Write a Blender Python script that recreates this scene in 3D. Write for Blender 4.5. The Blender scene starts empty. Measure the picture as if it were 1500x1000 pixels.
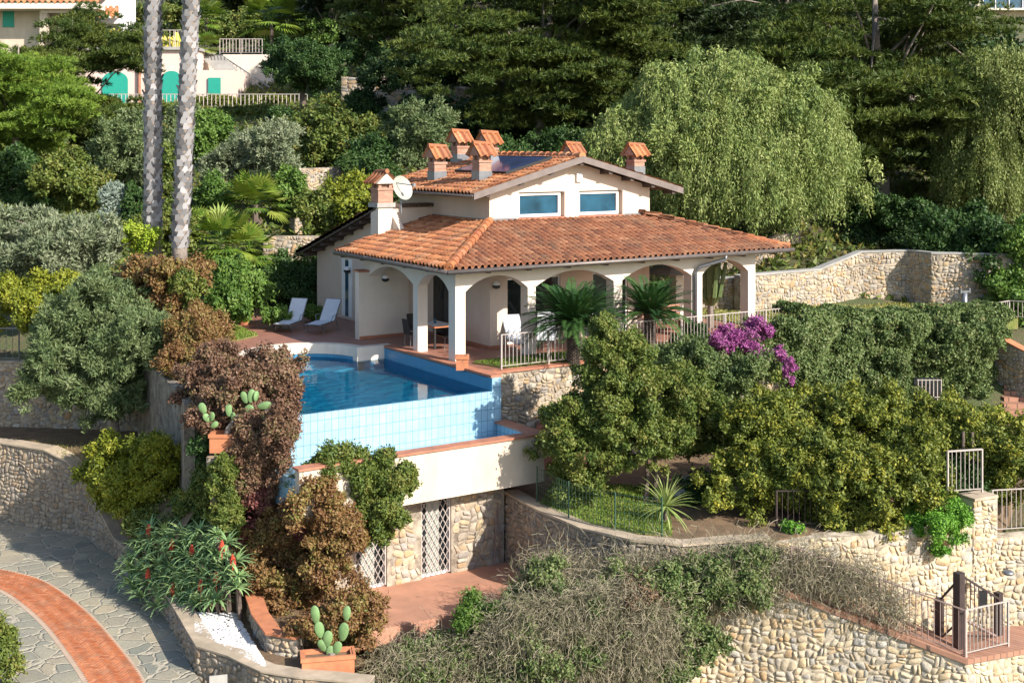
import bpy, math, random
import numpy as np
from mathutils import Vector
sc = bpy.context.scene
R = math.radians
PI = math.pi
# ------------------------------------------------------------ camera
TH = R(33.1); S_, C_ = math.sin(TH), math.cos(TH)
F = 1920.0; HY = 205.0; H = 7.0          # focal in px of a 1500 px frame, horizon row, eye height
CX = -(-1.78 * C_ + 41.2 * S_); CY = -(1.78 * S_ + 41.2 * C_)
cd = bpy.data.cameras.new('camera'); cam = bpy.data.objects.new('camera', cd); sc.collection.objects.link(cam)
cam.location = (CX, CY, H); cam.rotation_euler = (PI / 2, 0, -TH)
cd.sensor_width = 36; cd.lens = 36 * F / 1500; cd.shift_y = -(500 - HY) / 1500
cd.clip_start = 0.5; cd.clip_end = 2000
sc.camera = cam
# ------------------------------------------------------------ light
SQ = 0.32; SUN = Vector((SQ, -1.0, 0.64)).normalized()
w = bpy.data.worlds.new('World'); sc.world = w; w.use_nodes = True
nt = w.node_tree; bgn = nt.nodes['Background']
sky = nt.nodes.new('ShaderNodeTexSky'); sky.sky_type = 'NISHITA'; sky.sun_disc = False
sky.sun_elevation = math.asin(SUN.z); sky.sun_rotation = math.atan2(SUN.x, SUN.y)
nt.links.new(sky.outputs[0], bgn.inputs[0]); bgn.inputs[1].default_value = 0.125
sd = bpy.data.lights.new('sun', 'SUN'); so = bpy.data.objects.new('sun', sd); sc.collection.objects.link(so)
sd.energy = 4.8; sd.angle = R(0.5); sd.color = (1.0, 0.92, 0.81)
so.rotation_euler = (-SUN).to_track_quat('-Z', 'Y').to_euler(); so.location = (0, -40, 40)
sc.view_settings.view_transform = 'Standard'; sc.view_settings.look = 'None'
sc.view_settings.gamma = 1; sc.view_settings.exposure = 0.8
sc.cycles.max_bounces = 6; sc.cycles.transparent_max_bounces = 8
sc.cycles.diffuse_bounces = 3; sc.cycles.glossy_bounces = 2
# ------------------------------------------------------------ coordinates
def W(r, d, z=0.0):                       # lateral, depth, height -> world
    return Vector((CX + r * C_ + d * S_, CY - r * S_ + d * C_, z))
def at(px, py, d):
    return W((px - 750) / F * d, d, H - (py - HY) / F * d)
def G(px, py, z):
    return at(px, py, F * (H - z) / (py - HY))
def ray(px, py):
    u = (px - 750) / F; v = -(py - HY) / F
    return Vector((u * C_ + S_, -u * S_ + C_, v))
O3 = Vector((CX, CY, H))
def onplane(px, py, n, p0):
    dr = ray(px, py); n = Vector(n)
    return O3 + dr * ((Vector(p0) - O3).dot(n) / dr.dot(n))
def onY(px, py, Y): return onplane(px, py, (0, 1, 0), (0, Y, 0))
def onX(px, py, X): return onplane(px, py, (1, 0, 0), (X, 0, 0))
RV = Vector((C_, -S_, 0)); DV = Vector((S_, C_, 0))
# ------------------------------------------------------------ objects
col = sc.collection
def tag(o, label=None, cat=None, group=None, kind=None):
    if label: o['label'] = label
    if cat: o['category'] = cat
    if group: o['group'] = group
    if kind: o['kind'] = kind
    return o
def empty(name, loc, label, cat, group=None, rz=0.0):
    o = bpy.data.objects.new(name, None); col.objects.link(o); o.location = loc; o.rotation_euler.z = rz
    bpy.context.view_layer.update()
    return tag(o, label, cat, group)
def link(name, me, mat, parent=None, local=False):
    o = bpy.data.objects.new(name, me); col.objects.link(o)
    if mat: me.materials.append(mat)
    if parent:
        o.parent = parent
        if not local:
            m = parent.matrix_basis if parent.parent is None else parent.parent.matrix_basis @ parent.matrix_basis
            from mathutils import Matrix
            if parent.parent is not None:
                o.matrix_parent_inverse = Matrix.Identity(4)
                # parent part has identity world transform unless local
                o.matrix_parent_inverse = wm(parent).inverted()
            else:
                o.matrix_parent_inverse = m.inverted()
    return o
def wm(o):
    from mathutils import Matrix
    m = o.matrix_basis.copy()
    if o.parent: m = wm(o.parent) @ o.matrix_parent_inverse @ m
    return m
class MB:
    def __init__(s): s.v = []; s.f = []
    def add(s, vs, fs):
        b = len(s.v); s.v += [tuple(v) for v in vs]; s.f += [tuple(i + b for i in f) for f in fs]; return s
    def box(s, x0, x1, y0, y1, z0, z1):
        return s.add([(x0, y0, z0), (x1, y0, z0), (x1, y1, z0), (x0, y1, z0), (x0, y0, z1), (x1, y0, z1), (x1, y1, z1), (x0, y1, z1)],
                     [(0, 3, 2, 1), (4, 5, 6, 7), (0, 1, 5, 4), (1, 2, 6, 5), (2, 3, 7, 6), (3, 0, 4, 7)])
    def obox(s, c, ax, ay, az):           # centre, three half-axis vectors
        c, ax, ay, az = Vector(c), Vector(ax), Vector(ay), Vector(az)
        vs = [c + ax * i + ay * j + az * k for k in (-1, 1) for j in (-1, 1) for i in (-1, 1)]
        return s.add(vs, [(0, 2, 3, 1), (4, 5, 7, 6), (0, 1, 5, 4), (1, 3, 7, 5), (3, 2, 6, 7), (2, 0, 4, 6)])
    def cbox(s, r0, r1, d0, d1, z0, z1):  # box aligned with the hillside's lateral/depth axes
        c = W((r0 + r1) / 2, (d0 + d1) / 2, (z0 + z1) / 2)
        return s.obox(c, RV * (r1 - r0) / 2, DV * (d1 - d0) / 2, Vector((0, 0, (z1 - z0) / 2)))
    def bar(s, a, b, w, h=None):
        a, b = Vector(a), Vector(b); h = h or w
        d = b - a; L = d.length; d = d / L
        up = Vector((0, 0, 1)) if abs(d.z) < .95 else Vector((0, 1, 0))
        sx = d.cross(up).normalized(); sy = sx.cross(d)
        return s.obox((a + b) / 2, sx * w / 2, d * L / 2, sy * h / 2)
    def tube(s, pts, rad, n=8, cap=True):
        pts = [Vector(p) for p in pts]
        if not hasattr(rad, '__len__'): rad = [rad] * len(pts)
        b = len(s.v); prev = None
        for i, p in enumerate(pts):
            d = (pts[min(i + 1, len(pts) - 1)] - pts[max(i - 1, 0)]).normalized()
            if prev is None: prev = d.orthogonal().normalized()
            u = (prev - d * prev.dot(d)).normalized(); prev = u; v = d.cross(u)
            for k in range(n):
                a = 2 * PI * k / n
                s.v.append(tuple(p + (u * math.cos(a) + v * math.sin(a)) * rad[i]))
        for i in range(len(pts) - 1):
            for k in range(n):
                k2 = (k + 1) % n
                s.f.append((b + i * n + k, b + i * n + k2, b + (i + 1) * n + k2, b + (i + 1) * n + k))
        if cap:
            s.f.append(tuple(b + k for k in reversed(range(n))))
            s.f.append(tuple(b + (len(pts) - 1) * n + k for k in range(n)))
        return s
    def ball(s, c, rx, ry=None, rz=None, nu=12, nv=8, jit=0.0, rnd=None):
        ry = ry or rx; rz = rz or rx; c = Vector(c); b = len(s.v)
        rnd = rnd or random
        for j in range(1, nv):
            t = PI * j / nv
            for i in range(nu):
                a = 2 * PI * i / nu; q = 1 + jit * (rnd.random() - .5)
                s.v.append((c.x + rx * q * math.sin(t) * math.cos(a), c.y + ry * q * math.sin(t) * math.sin(a), c.z + rz * q * math.cos(t)))
        s.v.append((c.x, c.y, c.z + rz)); s.v.append((c.x, c.y, c.z - rz)); T = len(s.v) - 2
        for j in range(nv - 2):
            for i in range(nu):
                i2 = (i + 1) % nu
                s.f.append((b + j * nu + i, b + (j + 1) * nu + i, b + (j + 1) * nu + i2, b + j * nu + i2))
        for i in range(nu):
            i2 = (i + 1) % nu
            s.f.append((T, b + i, b + i2)); s.f.append((T + 1, b + (nv - 2) * nu + i2, b + (nv - 2) * nu + i))
        return s
    def prism(s, pts, z0, z1):            # plan polygon
        n = len(pts)
        if sum(pts[i][0] * pts[(i + 1) % n][1] - pts[(i + 1) % n][0] * pts[i][1] for i in range(n)) < 0: pts = list(reversed(pts))
        f0 = (lambda i: z0[i]) if hasattr(z0, '__len__') else (lambda i: z0)
        f1 = (lambda i: z1[i]) if hasattr(z1, '__len__') else (lambda i: z1)
        vs = [(p[0], p[1], f0(i)) for i, p in enumerate(pts)] + [(p[0], p[1], f1(i)) for i, p in enumerate(pts)]
        fs = [tuple(reversed(range(n))), tuple(range(n, 2 * n))] + [(i, (i + 1) % n, n + (i + 1) % n, n + i) for i in range(n)]
        return s.add(vs, fs)
    def ext(s, pts, vec):                 # planar 3D outline extruded by vec
        pts = [Vector(p) for p in pts]; vec = Vector(vec); n = len(pts)
        nrm = Vector((0, 0, 0))
        for i in range(n): nrm += pts[i].cross(pts[(i + 1) % n])
        if nrm.dot(vec) > 0: pts.reverse()
        vs = pts + [p + vec for p in pts]
        return s.add(vs, [tuple(range(n)), tuple(reversed(range(n, 2 * n)))] + [(i, n + i, n + (i + 1) % n, (i + 1) % n) for i in range(n)])
    def build(s, name, mat, parent=None, smooth=False, label=None, cat=None, group=None, kind=None, local=False, rnd=False):
        me = bpy.data.meshes.new(name); me.from_pydata(s.v, [], s.f); me.update()
        if smooth: me.polygons.foreach_set('use_smooth', [True] * len(me.polygons))
        o = link(name, me, mat, parent, local)
        return tag(o, label, cat, group, kind)
def arrmesh(name, V, Fq, mat, parent=None, attr=None, smooth=False):
    me = bpy.data.meshes.new(name); n = len(Fq); k = Fq.shape[1]
    me.vertices.add(len(V)); me.vertices.foreach_set('co', np.ascontiguousarray(V, dtype=np.float32).ravel())
    me.loops.add(n * k); me.loops.foreach_set('vertex_index', np.ascontiguousarray(Fq, dtype=np.int32).ravel())
    me.polygons.add(n); me.polygons.foreach_set('loop_start', np.arange(0, n * k, k, dtype=np.int32))
    me.polygons.foreach_set('loop_total', np.full(n, k, dtype=np.int32))
    if attr is not None:
        a = me.attributes.new('rnd', 'FLOAT', 'FACE'); a.data.foreach_set('value', attr.astype(np.float32))
    if smooth: me.polygons.foreach_set('use_smooth', np.ones(n, dtype=bool))
    me.update(calc_edges=True)
    return link(name, me, mat, parent)
# ------------------------------------------------------------ materials
def newmat(name):
    m = bpy.data.materials.new(name); m.use_nodes = True; t = m.node_tree; t.nodes.clear()
    out = t.nodes.new('ShaderNodeOutputMaterial'); p = t.nodes.new('ShaderNodeBsdfPrincipled')
    t.links.new(p.outputs[0], out.inputs[0]); return m, t, p, out
def N(t, typ, **kw):
    n = t.nodes.new(typ)
    for k, v in kw.items():
        if k.startswith('_'): setattr(n, k[1:], v)
        else: n.inputs[k].default_value = v
    return n
def ramp(t, fac, stops, interp='LINEAR'):
    n = t.nodes.new('ShaderNodeValToRGB'); cr = n.color_ramp; cr.interpolation = interp
    while len(cr.elements) < len(stops): cr.elements.new(0.5)
    for e, (p, c) in zip(cr.elements, stops): e.position = p; e.color = (*c, 1)
    t.links.new(fac, n.inputs[0]); return n.outputs[0]
def mix(t, a, b, fac, mode='MIX'):
    n = t.nodes.new('ShaderNodeMix'); n.data_type = 'RGBA'; n.blend_type = mode
    for i, x in ((0, fac), (6, a), (7, b)):
        if hasattr(x, 'links') or hasattr(x, 'is_linked'): t.links.new(x, n.inputs[i])
        else: n.inputs[i].default_value = x if i == 0 else (*x, 1)
    return n.outputs[2]
def coords(t, scale=(1, 1, 1), rot=(0, 0, 0)):
    g = t.nodes.new('ShaderNodeNewGeometry'); m = t.nodes.new('ShaderNodeMapping')
    m.inputs['Scale'].default_value = scale; m.inputs['Rotation'].default_value = rot
    t.links.new(g.outputs['Position'], m.inputs[0]); return m.outputs[0]
def bump(t, p, h, strength=.5, dist=.02):
    b = N(t, 'ShaderNodeBump', Strength=strength, Distance=dist); t.links.new(h, b.inputs['Height']); t.links.new(b.outputs[0], p.inputs['Normal'])
def plain(name, c, rough=.6, var=.12, scale=2.0, metal=0.0, bmp=.15, bscale=40, spec=None, stain=None):
    m, t, p, o = newmat(name); v = coords(t)
    n = N(t, 'ShaderNodeTexNoise', Scale=scale, Detail=6.0, Roughness=.65); t.links.new(v, n.inputs['Vector'])
    lo = tuple(x * (1 - var) for x in c); hi = tuple(min(1, x * (1 + var)) for x in c)
    cc = ramp(t, n.outputs[0], [(.3, lo), (.7, hi)])
    if stain:
        n3 = N(t, 'ShaderNodeTexNoise', Scale=.7, Detail=8.0, Roughness=.75)
        v3 = coords(t, (1, 1, .25)); t.links.new(v3, n3.inputs['Vector'])
        f = ramp(t, n3.outputs[0], [(.46, (0, 0, 0)), (.72, (.6, .6, .6))])
        cc = mix(t, cc, stain, f)
    t.links.new(cc, p.inputs['Base Color']); p.inputs['Roughness'].default_value = rough; p.inputs['Metallic'].default_value = metal
    n2 = N(t, 'ShaderNodeTexNoise', Scale=bscale, Detail=3.0); t.links.new(v, n2.inputs['Vector']); bump(t, p, n2.outputs[0], bmp, .01)
    return m
def stone(name, cols, scale=4.0, mortar=(.34, .29, .23), seed=0.0, squash=(1, 1, 1.5), patch=None):
    m, t, p, o = newmat(name); v = coords(t, squash)
    nz = N(t, 'ShaderNodeTexNoise', Scale=2.2, Detail=3.0); t.links.new(v, nz.inputs['Vector'])
    va = t.nodes.new('ShaderNodeVectorMath'); va.operation = 'MULTIPLY_ADD'; va.inputs[1].default_value = (.28, .28, .28)
    t.links.new(nz.outputs['Color'], va.inputs[0]); t.links.new(v, va.inputs[2])
    vo = N(t, 'ShaderNodeTexVoronoi', Scale=scale, Randomness=.85); t.links.new(va.outputs[0], vo.inputs['Vector'])
    ve = N(t, 'ShaderNodeTexVoronoi', Scale=scale, Randomness=.85, _feature='DISTANCE_TO_EDGE'); t.links.new(va.outputs[0], ve.inputs['Vector'])
    sp = t.nodes.new('ShaderNodeSeparateColor'); t.links.new(vo.outputs['Color'], sp.inputs[0])
    c = ramp(t, sp.outputs[0], [(i / (len(cols) - 1), x) for i, x in enumerate(cols)], 'LINEAR')
    n1 = N(t, 'ShaderNodeTexNoise', Scale=14.0, Detail=6.0, Roughness=.7); t.links.new(v, n1.inputs['Vector'])
    c = mix(t, c, ramp(t, n1.outputs[0], [(.3, (.55, .55, .55)), (.7, (1, 1, 1))]), .7, 'MULTIPLY')
    n4 = N(t, 'ShaderNodeTexNoise', Scale=.45, Detail=5.0); t.links.new(v, n4.inputs['Vector'])
    c = mix(t, c, ramp(t, n4.outputs[0], [(.35, (.75, .75, .78)), (.65, (1.08, 1.02, .92))]), .8, 'MULTIPLY')
    e = ramp(t, ve.outputs['Distance'], [(.0, (0, 0, 0)), (.025, (.15, .15, .15)), (.06, (1, 1, 1))])
    c = mix(t, mortar, c, e)
    t.links.new(c, p.inputs['Base Color']); p.inputs['Roughness'].default_value = .85
    hm = mix(t, e, n1.outputs['Color'], .25); bump(t, p, hm, .9, .05)
    return m
def leafmat(name, cols, trans=.25, rough=.55):
    m, t, p, o = newmat(name)
    a = t.nodes.new('ShaderNodeAttribute'); a.attribute_name = 'rnd'
    c = ramp(t, a.outputs['Fac'], [(i / (len(cols) - 1), x) for i, x in enumerate(cols)])
    t.links.new(c, p.inputs['Base Color']); p.inputs['Roughness'].default_value = rough
    p.inputs['Specular IOR Level'].default_value = .3
    tr = t.nodes.new('ShaderNodeBsdfTranslucent'); tc = mix(t, c, (1.0, 1.0, .35), .35, 'MULTIPLY')
    t.links.new(tc, tr.inputs[0]); ms = t.nodes.new('ShaderNodeMixShader'); ms.inputs[0].default_value = trans
    t.links.new(p.outputs[0], ms.inputs[1]); t.links.new(tr.outputs[0], ms.inputs[2]); t.links.new(ms.outputs[0], o.inputs[0])
    return m
def tilemat(name, cols):
    m, t, p, o = newmat(name); v = coords(t)
    a = t.nodes.new('ShaderNodeAttribute'); a.attribute_name = 'rnd'
    c = ramp(t, a.outputs['Fac'], [(i / (len(cols) - 1), x) for i, x in enumerate(cols)])
    n = N(t, 'ShaderNodeTexNoise', Scale=9.0, Detail=6.0, Roughness=.7); t.links.new(v, n.inputs['Vector'])
    c = mix(t, c, ramp(t, n.outputs[0], [(.3, (.5, .47, .45)), (.6, (1, 1, 1))]), .8, 'MULTIPLY')
    n2 = N(t, 'ShaderNodeTexNoise', Scale=.9, Detail=7.0, Roughness=.75); t.links.new(v, n2.inputs['Vector'])
    c = mix(t, c, (.16, .12, .08), ramp(t, n2.outputs[0], [(.5, (0, 0, 0)), (.78, (.75, .75, .75))]))
    t.links.new(c, p.inputs['Base Color']); p.inputs['Roughness'].default_value = .8
    bump(t, p, n.outputs[0], .3, .01); return m
def brickmat(name, c1, c2, mort, scale=1.0, bw=.25, rh=.07, rot=(0, 0, 0), ms=.008, off=.5, rough=.8, bm=.3, axis='auto'):
    m, t, p, o = newmat(name)
    g = t.nodes.new('ShaderNodeNewGeometry'); sp = t.nodes.new('ShaderNodeSeparateXYZ'); t.links.new(g.outputs['Position'], sp.inputs[0])
    cb = t.nodes.new('ShaderNodeCombineXYZ')
    if axis == 'flat':
        mp = t.nodes.new('ShaderNodeMapping'); mp.inputs['Rotation'].default_value = rot; t.links.new(g.outputs['Position'], mp.inputs[0]); vec = mp.outputs[0]
    else:
        ad = t.nodes.new('ShaderNodeMath'); ad.operation = 'ADD'
        t.links.new(sp.outputs[0], ad.inputs[0]); t.links.new(sp.outputs[1], ad.inputs[1])
        t.links.new(ad.outputs[0], cb.inputs[0]); t.links.new(sp.outputs[2], cb.inputs[1]); vec = cb.outputs[0]
    b = N(t, 'ShaderNodeTexBrick', Scale=scale); b.offset = off
    b.inputs['Color1'].default_value = (*c1, 1); b.inputs['Color2'].default_value = (*c2, 1); b.inputs['Mortar'].default_value = (*mort, 1)
    b.inputs['Mortar Size'].default_value = ms; b.inputs['Brick Width'].default_value = bw; b.inputs['Row Height'].default_value = rh
    t.links.new(vec, b.inputs['Vector'])
    n = N(t, 'ShaderNodeTexNoise', Scale=3.0, Detail=7.0, Roughness=.7); t.links.new(g.outputs['Position'], n.inputs['Vector'])
    c = mix(t, b.outputs[0], ramp(t, n.outputs[0], [(.3, (.72, .72, .72)), (.7, (1.05, 1.05, 1.05))]), .7, 'MULTIPLY')
    t.links.new(c, p.inputs['Base Color']); p.inputs['Roughness'].default_value = rough
    bump(t, p, b.outputs['Fac'], -bm, .01); return m
M = {}
M['plaster'] = plain('plaster', (.63, .52, .43), .9, .05, 1.5, stain=(.50, .42, .36), bmp=.2)
M['white_plaster'] = plain('white_plaster', (.70, .62, .53), .9, .05, 1.5, bmp=.2, stain=(.60, .52, .44))
M['cream'] = plain('cream', (.62, .53, .42), .9, .08, 1.2, stain=(.38, .32, .26))
M['pink'] = plain('pink', (.70, .54, .47), .9, .05, .8)
M['white'] = plain('white', (.8, .8, .8), .45, .03, 3)
M['fabric'] = plain('fabric', (.62, .66, .72), .8, .05, 5)
M['wood_dark'] = plain('wood_dark', (.07, .05, .04), .7, .3, 6)
M['fascia'] = plain('fascia', (.16, .13, .12), .55, .2, 3)
M['gutter'] = plain('gutter', (.13, .11, .10), .45, .2, 3, metal=.3)
M['metal_grey'] = plain('metal_grey', (.22, .23, .25), .4, .15, 5, metal=.6)
M['rail'] = plain('rail', (.42, .37, .34), .5, .15, 6)
M['rail_brown'] = plain('rail_brown', (.25, .18, .16), .5, .15, 6)
M['gate_brown'] = plain('gate_brown', (.05, .035, .035), .45, .2, 5)
M['black'] = plain('black', (.02, .02, .022), .5, .2, 5)
M['terracotta'] = plain('terracotta', (.50, .19, .09), .85, .18, 4, stain=(.36, .17, .10))
M['coping'] = plain('coping', (.42, .17, .10), .75, .25, 3, stain=(.22, .12, .09))
M['patio'] = plain('patio', (.46, .23, .15), .75, .2, 1.4, stain=(.30, .17, .12))
M['concrete'] = plain('concrete', (.36, .35, .33), .9, .15, 2.5, stain=(.2, .2, .18))
M['slabs'] = plain('slabs', (.42, .34, .25), .9, .25, 2.5, stain=(.26, .22, .15))
M['soil'] = plain('soil', (.16, .105, .06), .95, .35, 2.5, bmp=.8, bscale=8)
M['bark'] = plain('bark', (.13, .10, .08), .95, .35, 9, bmp=.9, bscale=14)
M['bark_grey'] = plain('bark_grey', (.24, .20, .17), .95, .3, 9, bmp=.9, bscale=14)
M['twig'] = plain('twig', (.26, .20, .14), .95, .3, 12)
def stonemat(name, cols):
    m, t, p, o = newmat(name); v = coords(t)
    a = t.nodes.new('ShaderNodeAttribute'); a.attribute_name = 'rnd'
    c = ramp(t, a.outputs['Fac'], [(i / (len(cols) - 1), x) for i, x in enumerate(cols)], 'CONSTANT' if False else 'LINEAR')
    n = N(t, 'ShaderNodeTexNoise', Scale=11.0, Detail=8.0, Roughness=.72); t.links.new(v, n.inputs['Vector'])
    c = mix(t, c, ramp(t, n.outputs[0], [(.3, (.55, .52, .50)), (.62, (1.05, 1.03, 1))]), .85, 'MULTIPLY')
    n2 = N(t, 'ShaderNodeTexNoise', Scale=.55, Detail=6.0, Roughness=.65); t.links.new(v, n2.inputs['Vector'])
    c = mix(t, c, ramp(t, n2.outputs[0], [(.35, (.62, .62, .62)), (.6, (1.05, 1.03, 1))]), .75, 'MULTIPLY')
    t.links.new(c, p.inputs['Base Color']); p.inputs['Roughness'].default_value = .88; bump(t, p, n.outputs[0], .7, .03); return m
SM = {'stone': stonemat('stone_blocks', [(.30, .28, .26), (.54, .43, .29), (.42, .39, .36), (.62, .51, .36), (.50, .33, .18), (.60, .55, .46), (.36, .34, .33), (.57, .45, .28)]),
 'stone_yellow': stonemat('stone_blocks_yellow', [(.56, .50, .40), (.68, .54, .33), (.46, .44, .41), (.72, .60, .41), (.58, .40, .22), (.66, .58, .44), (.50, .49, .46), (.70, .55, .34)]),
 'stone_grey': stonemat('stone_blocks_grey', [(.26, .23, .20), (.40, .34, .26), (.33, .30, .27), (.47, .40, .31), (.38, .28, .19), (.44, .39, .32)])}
def mortarmat(name, a, b):
    m, t, p, o = newmat(name); v = coords(t); n = N(t, 'ShaderNodeTexNoise', Scale=2.6, Detail=8.0, Roughness=.75); t.links.new(v, n.inputs['Vector'])
    t.links.new(ramp(t, n.outputs[0], [(.38, a), (.6, b)]), p.inputs['Base Color']); p.inputs['Roughness'].default_value = .95; bump(t, p, n.outputs[0], .8, .04); return m
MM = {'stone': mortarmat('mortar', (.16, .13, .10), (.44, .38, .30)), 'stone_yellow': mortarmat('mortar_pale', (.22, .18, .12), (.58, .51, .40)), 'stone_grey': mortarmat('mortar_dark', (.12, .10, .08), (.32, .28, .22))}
M['gravel'] = plain('gravel', (.75, .74, .74), .8, .1, 30, bmp=.9, bscale=30)
M['brick'] = brickmat('brick', (.40, .17, .10), (.50, .26, .17), (.34, .28, .24))
M['deck_tile'] = brickmat('deck_tile', (.33, .15, .105), (.38, .18, .125), (.25, .14, .11), bw=.3, rh=.3, off=0, axis='flat', rough=.5, bm=.15)
M['boards'] = brickmat('boards', (.34, .17, .11), (.40, .21, .14), (.10, .06, .05), bw=3.0, rh=.16, off=.3, axis='flat', rot=(0, 0, 1.0))
M['pool_tile'] = brickmat('pool_tile', (.30, .50, .64), (.34, .55, .69), (.14, .26, .36), bw=.21, rh=.32, off=0, ms=.009, rough=.25, bm=.1)
M['pool_floor'] = plain('pool_floor', (.07, .40, .55), .4, .1, 1)
M['pool_basin_shade'] = plain('pool_basin_shade', (.05, .26, .44), .4, .08, 3)  # shade of the basin walls painted in, darker blue than the lit floor
ST = [(.30, .28, .26), (.56, .43, .27), (.42, .39, .36), (.66, .52, .34), (.55, .34, .17), (.62, .56, .46), (.36, .34, .33), (.60, .46, .26)]
M['stone'] = stone('stone', ST)
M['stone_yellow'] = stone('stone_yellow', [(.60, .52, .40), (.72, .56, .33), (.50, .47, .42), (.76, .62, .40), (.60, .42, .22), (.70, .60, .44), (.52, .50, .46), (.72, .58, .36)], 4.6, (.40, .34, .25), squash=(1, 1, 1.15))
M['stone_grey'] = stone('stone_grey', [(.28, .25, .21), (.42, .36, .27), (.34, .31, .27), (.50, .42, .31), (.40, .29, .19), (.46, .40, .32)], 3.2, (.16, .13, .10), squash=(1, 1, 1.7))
M['flag'] = stone('flag', [(.34, .33, .26), (.42, .40, .31), (.28, .29, .24), (.46, .41, .30), (.36, .34, .27)], 1.7, (.40, .36, .28), squash=(1, 1, 1))
def glass(name, c, rough=.05):
    m, t, p, o = newmat(name); v = coords(t)
    n = N(t, 'ShaderNodeTexNoise', Scale=1.3, Detail=4.0); t.links.new(v, n.inputs['Vector'])
    cc = ramp(t, n.outputs[0], [(.3, tuple(x * .6 for x in c)), (.7, tuple(x * 1.6 for x in c))])
    t.links.new(cc, p.inputs['Base Color']); p.inputs['Roughness'].default_value = rough; p.inputs['Specular IOR Level'].default_value = .8
    return m
M['glass'] = glass('glass', (.015, .065, .11)); M['glass_dark'] = glass('glass_dark', (.015, .02, .022))
M['curtain'] = plain('curtain', (.40, .42, .38), .9, .1, 4)
M['solar'] = glass('solar', (.02, .03, .10), .15)
M['green_door'] = plain('green_door', (.02, .32, .24), .5, .05, 4)
def watermat():
    m, t, p, o = newmat('pool_water'); t.nodes.remove(p); v = coords(t)
    n = N(t, 'ShaderNodeTexNoise', Scale=2.2, Detail=3.0); t.links.new(v, n.inputs['Vector'])
    b = N(t, 'ShaderNodeBump', Strength=.12, Distance=.03); t.links.new(n.outputs[0], b.inputs['Height'])
    tr = t.nodes.new('ShaderNodeBsdfTransparent'); tr.inputs[0].default_value = (.45, .85, .93, 1)
    gl = t.nodes.new('ShaderNodeBsdfGlossy'); gl.inputs['Roughness'].default_value = .03; t.links.new(b.outputs[0], gl.inputs['Normal'])
    fr = N(t, 'ShaderNodeFresnel', IOR=1.17); t.links.new(b.outputs[0], fr.inputs['Normal'])
    ms = t.nodes.new('ShaderNodeMixShader'); t.links.new(fr.outputs[0], ms.inputs[0]); t.links.new(tr.outputs[0], ms.inputs[1]); t.links.new(gl.outputs[0], ms.inputs[2])
    t.links.new(ms.outputs[0], o.inputs[0]); return m
M['water'] = watermat()
def groundmat(name, cols, scale=.5, bscale=12):
    m, t, p, o = newmat(name); v = coords(t)
    n = N(t, 'ShaderNodeTexNoise', Scale=scale, Detail=9.0, Roughness=.7); t.links.new(v, n.inputs['Vector'])
    k = len(cols) - 1
    c = ramp(t, n.outputs[0], [(.3 + .4 * i / k, x) for i, x in enumerate(cols)])
    t.links.new(c, p.inputs['Base Color']); p.inputs['Roughness'].default_value = .95
    n2 = N(t, 'ShaderNodeTexNoise', Scale=bscale, Detail=4.0); t.links.new(v, n2.inputs['Vector']); bump(t, p, n2.outputs[0], .9, .08); return m
M['terrain'] = groundmat('terrain', [(.05, .06, .025), (.11, .09, .05), (.06, .09, .025), (.17, .13, .08)])
M['lawn'] = groundmat('lawn', [(.10, .13, .03), (.16, .20, .04), (.22, .21, .07), (.13, .17, .04)], 1.2, 30)
M['tile_bright_lit'] = tilemat('tile_bright_lit', [(.28, .10, .045), (.44, .16, .06), (.52, .22, .09), (.36, .12, .055), (.56, .29, .15)])  # roof tile with the brighter light of the left slopes put into its colour
M['tile_dim_lit'] = tilemat('tile_dim_lit', [(.13, .05, .028), (.24, .09, .042), (.30, .125, .06), (.18, .068, .034), (.35, .165, .088)])  # same roof tile, the front slope's duller light put into the colour
# ============================================================ TERRAIN
UC = [-.55, -.39, -.27, -.13, .0, .13, .26, .40, .60]
DC = [12, 24, 30, 34, 38, 42, 46, 52, 58, 64, 74, 86, 100, 125, 160, 230, 330, 600]
TT = [  # rows by depth, columns by UC
 [-12, -12, -12, -12, -13, -13, -13, -12, -12],
 [-9, -9, -9, -10, -11, -11, -11, -10, -10],
 [-7.2, -7.2, -7.2, -7.6, -8.2, -9.4, -9.4, -9, -9],
 [-7.2, -7.2, -7.0, -6.2, -6.2, -8.0, -8.4, -8.4, -8],
 [-7.2, -7.2, -6.8, -5.6, -5.6, -3.5, -3.6, -3.8, -3.8],
 [-7.0, -7.0, -6.4, -3.6, -3.2, -3.5, -3.6, -3.6, -3.6],
 [-4.0, -3.6, -2.8, -2.9, -2.9, -.5, -3.6, -3.6, -3.6],
 [-.6, -.5, -.5, -1.2, -.6, -.4, -.4, -1.5, -1.5],
 [.9, 1.2, 1.3, .4, -.2, -.2, .6, -.1, 0],
 [2.4, 2.8, 2.8, 2.2, 2.0, 2.0, 2.2, 1.2, 1.2],
 [4.8, 5.0, 5.2, 5.2, 5.2, 5.4, 5.0, 4.2, 4.2],
 [6.4, 6.6, 6.8, 7.6, 8.4, 8.6, 8.6, 7.4, 7.4],
 [9.2, 9.4, 9.6, 10.6, 12.5, 13, 13, 12, 12],
 [16, 16, 16, 17, 20, 20, 19, 15.5, 15.5],
 [26, 26, 26, 28, 31, 31, 29, 22, 22],
 [46, 46, 46, 48, 50, 50, 46, 42, 42],
 [72, 72, 72, 74, 76, 76, 72, 68, 68],
 [110, 110, 110, 110, 110, 110, 110, 110, 110]]
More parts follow.
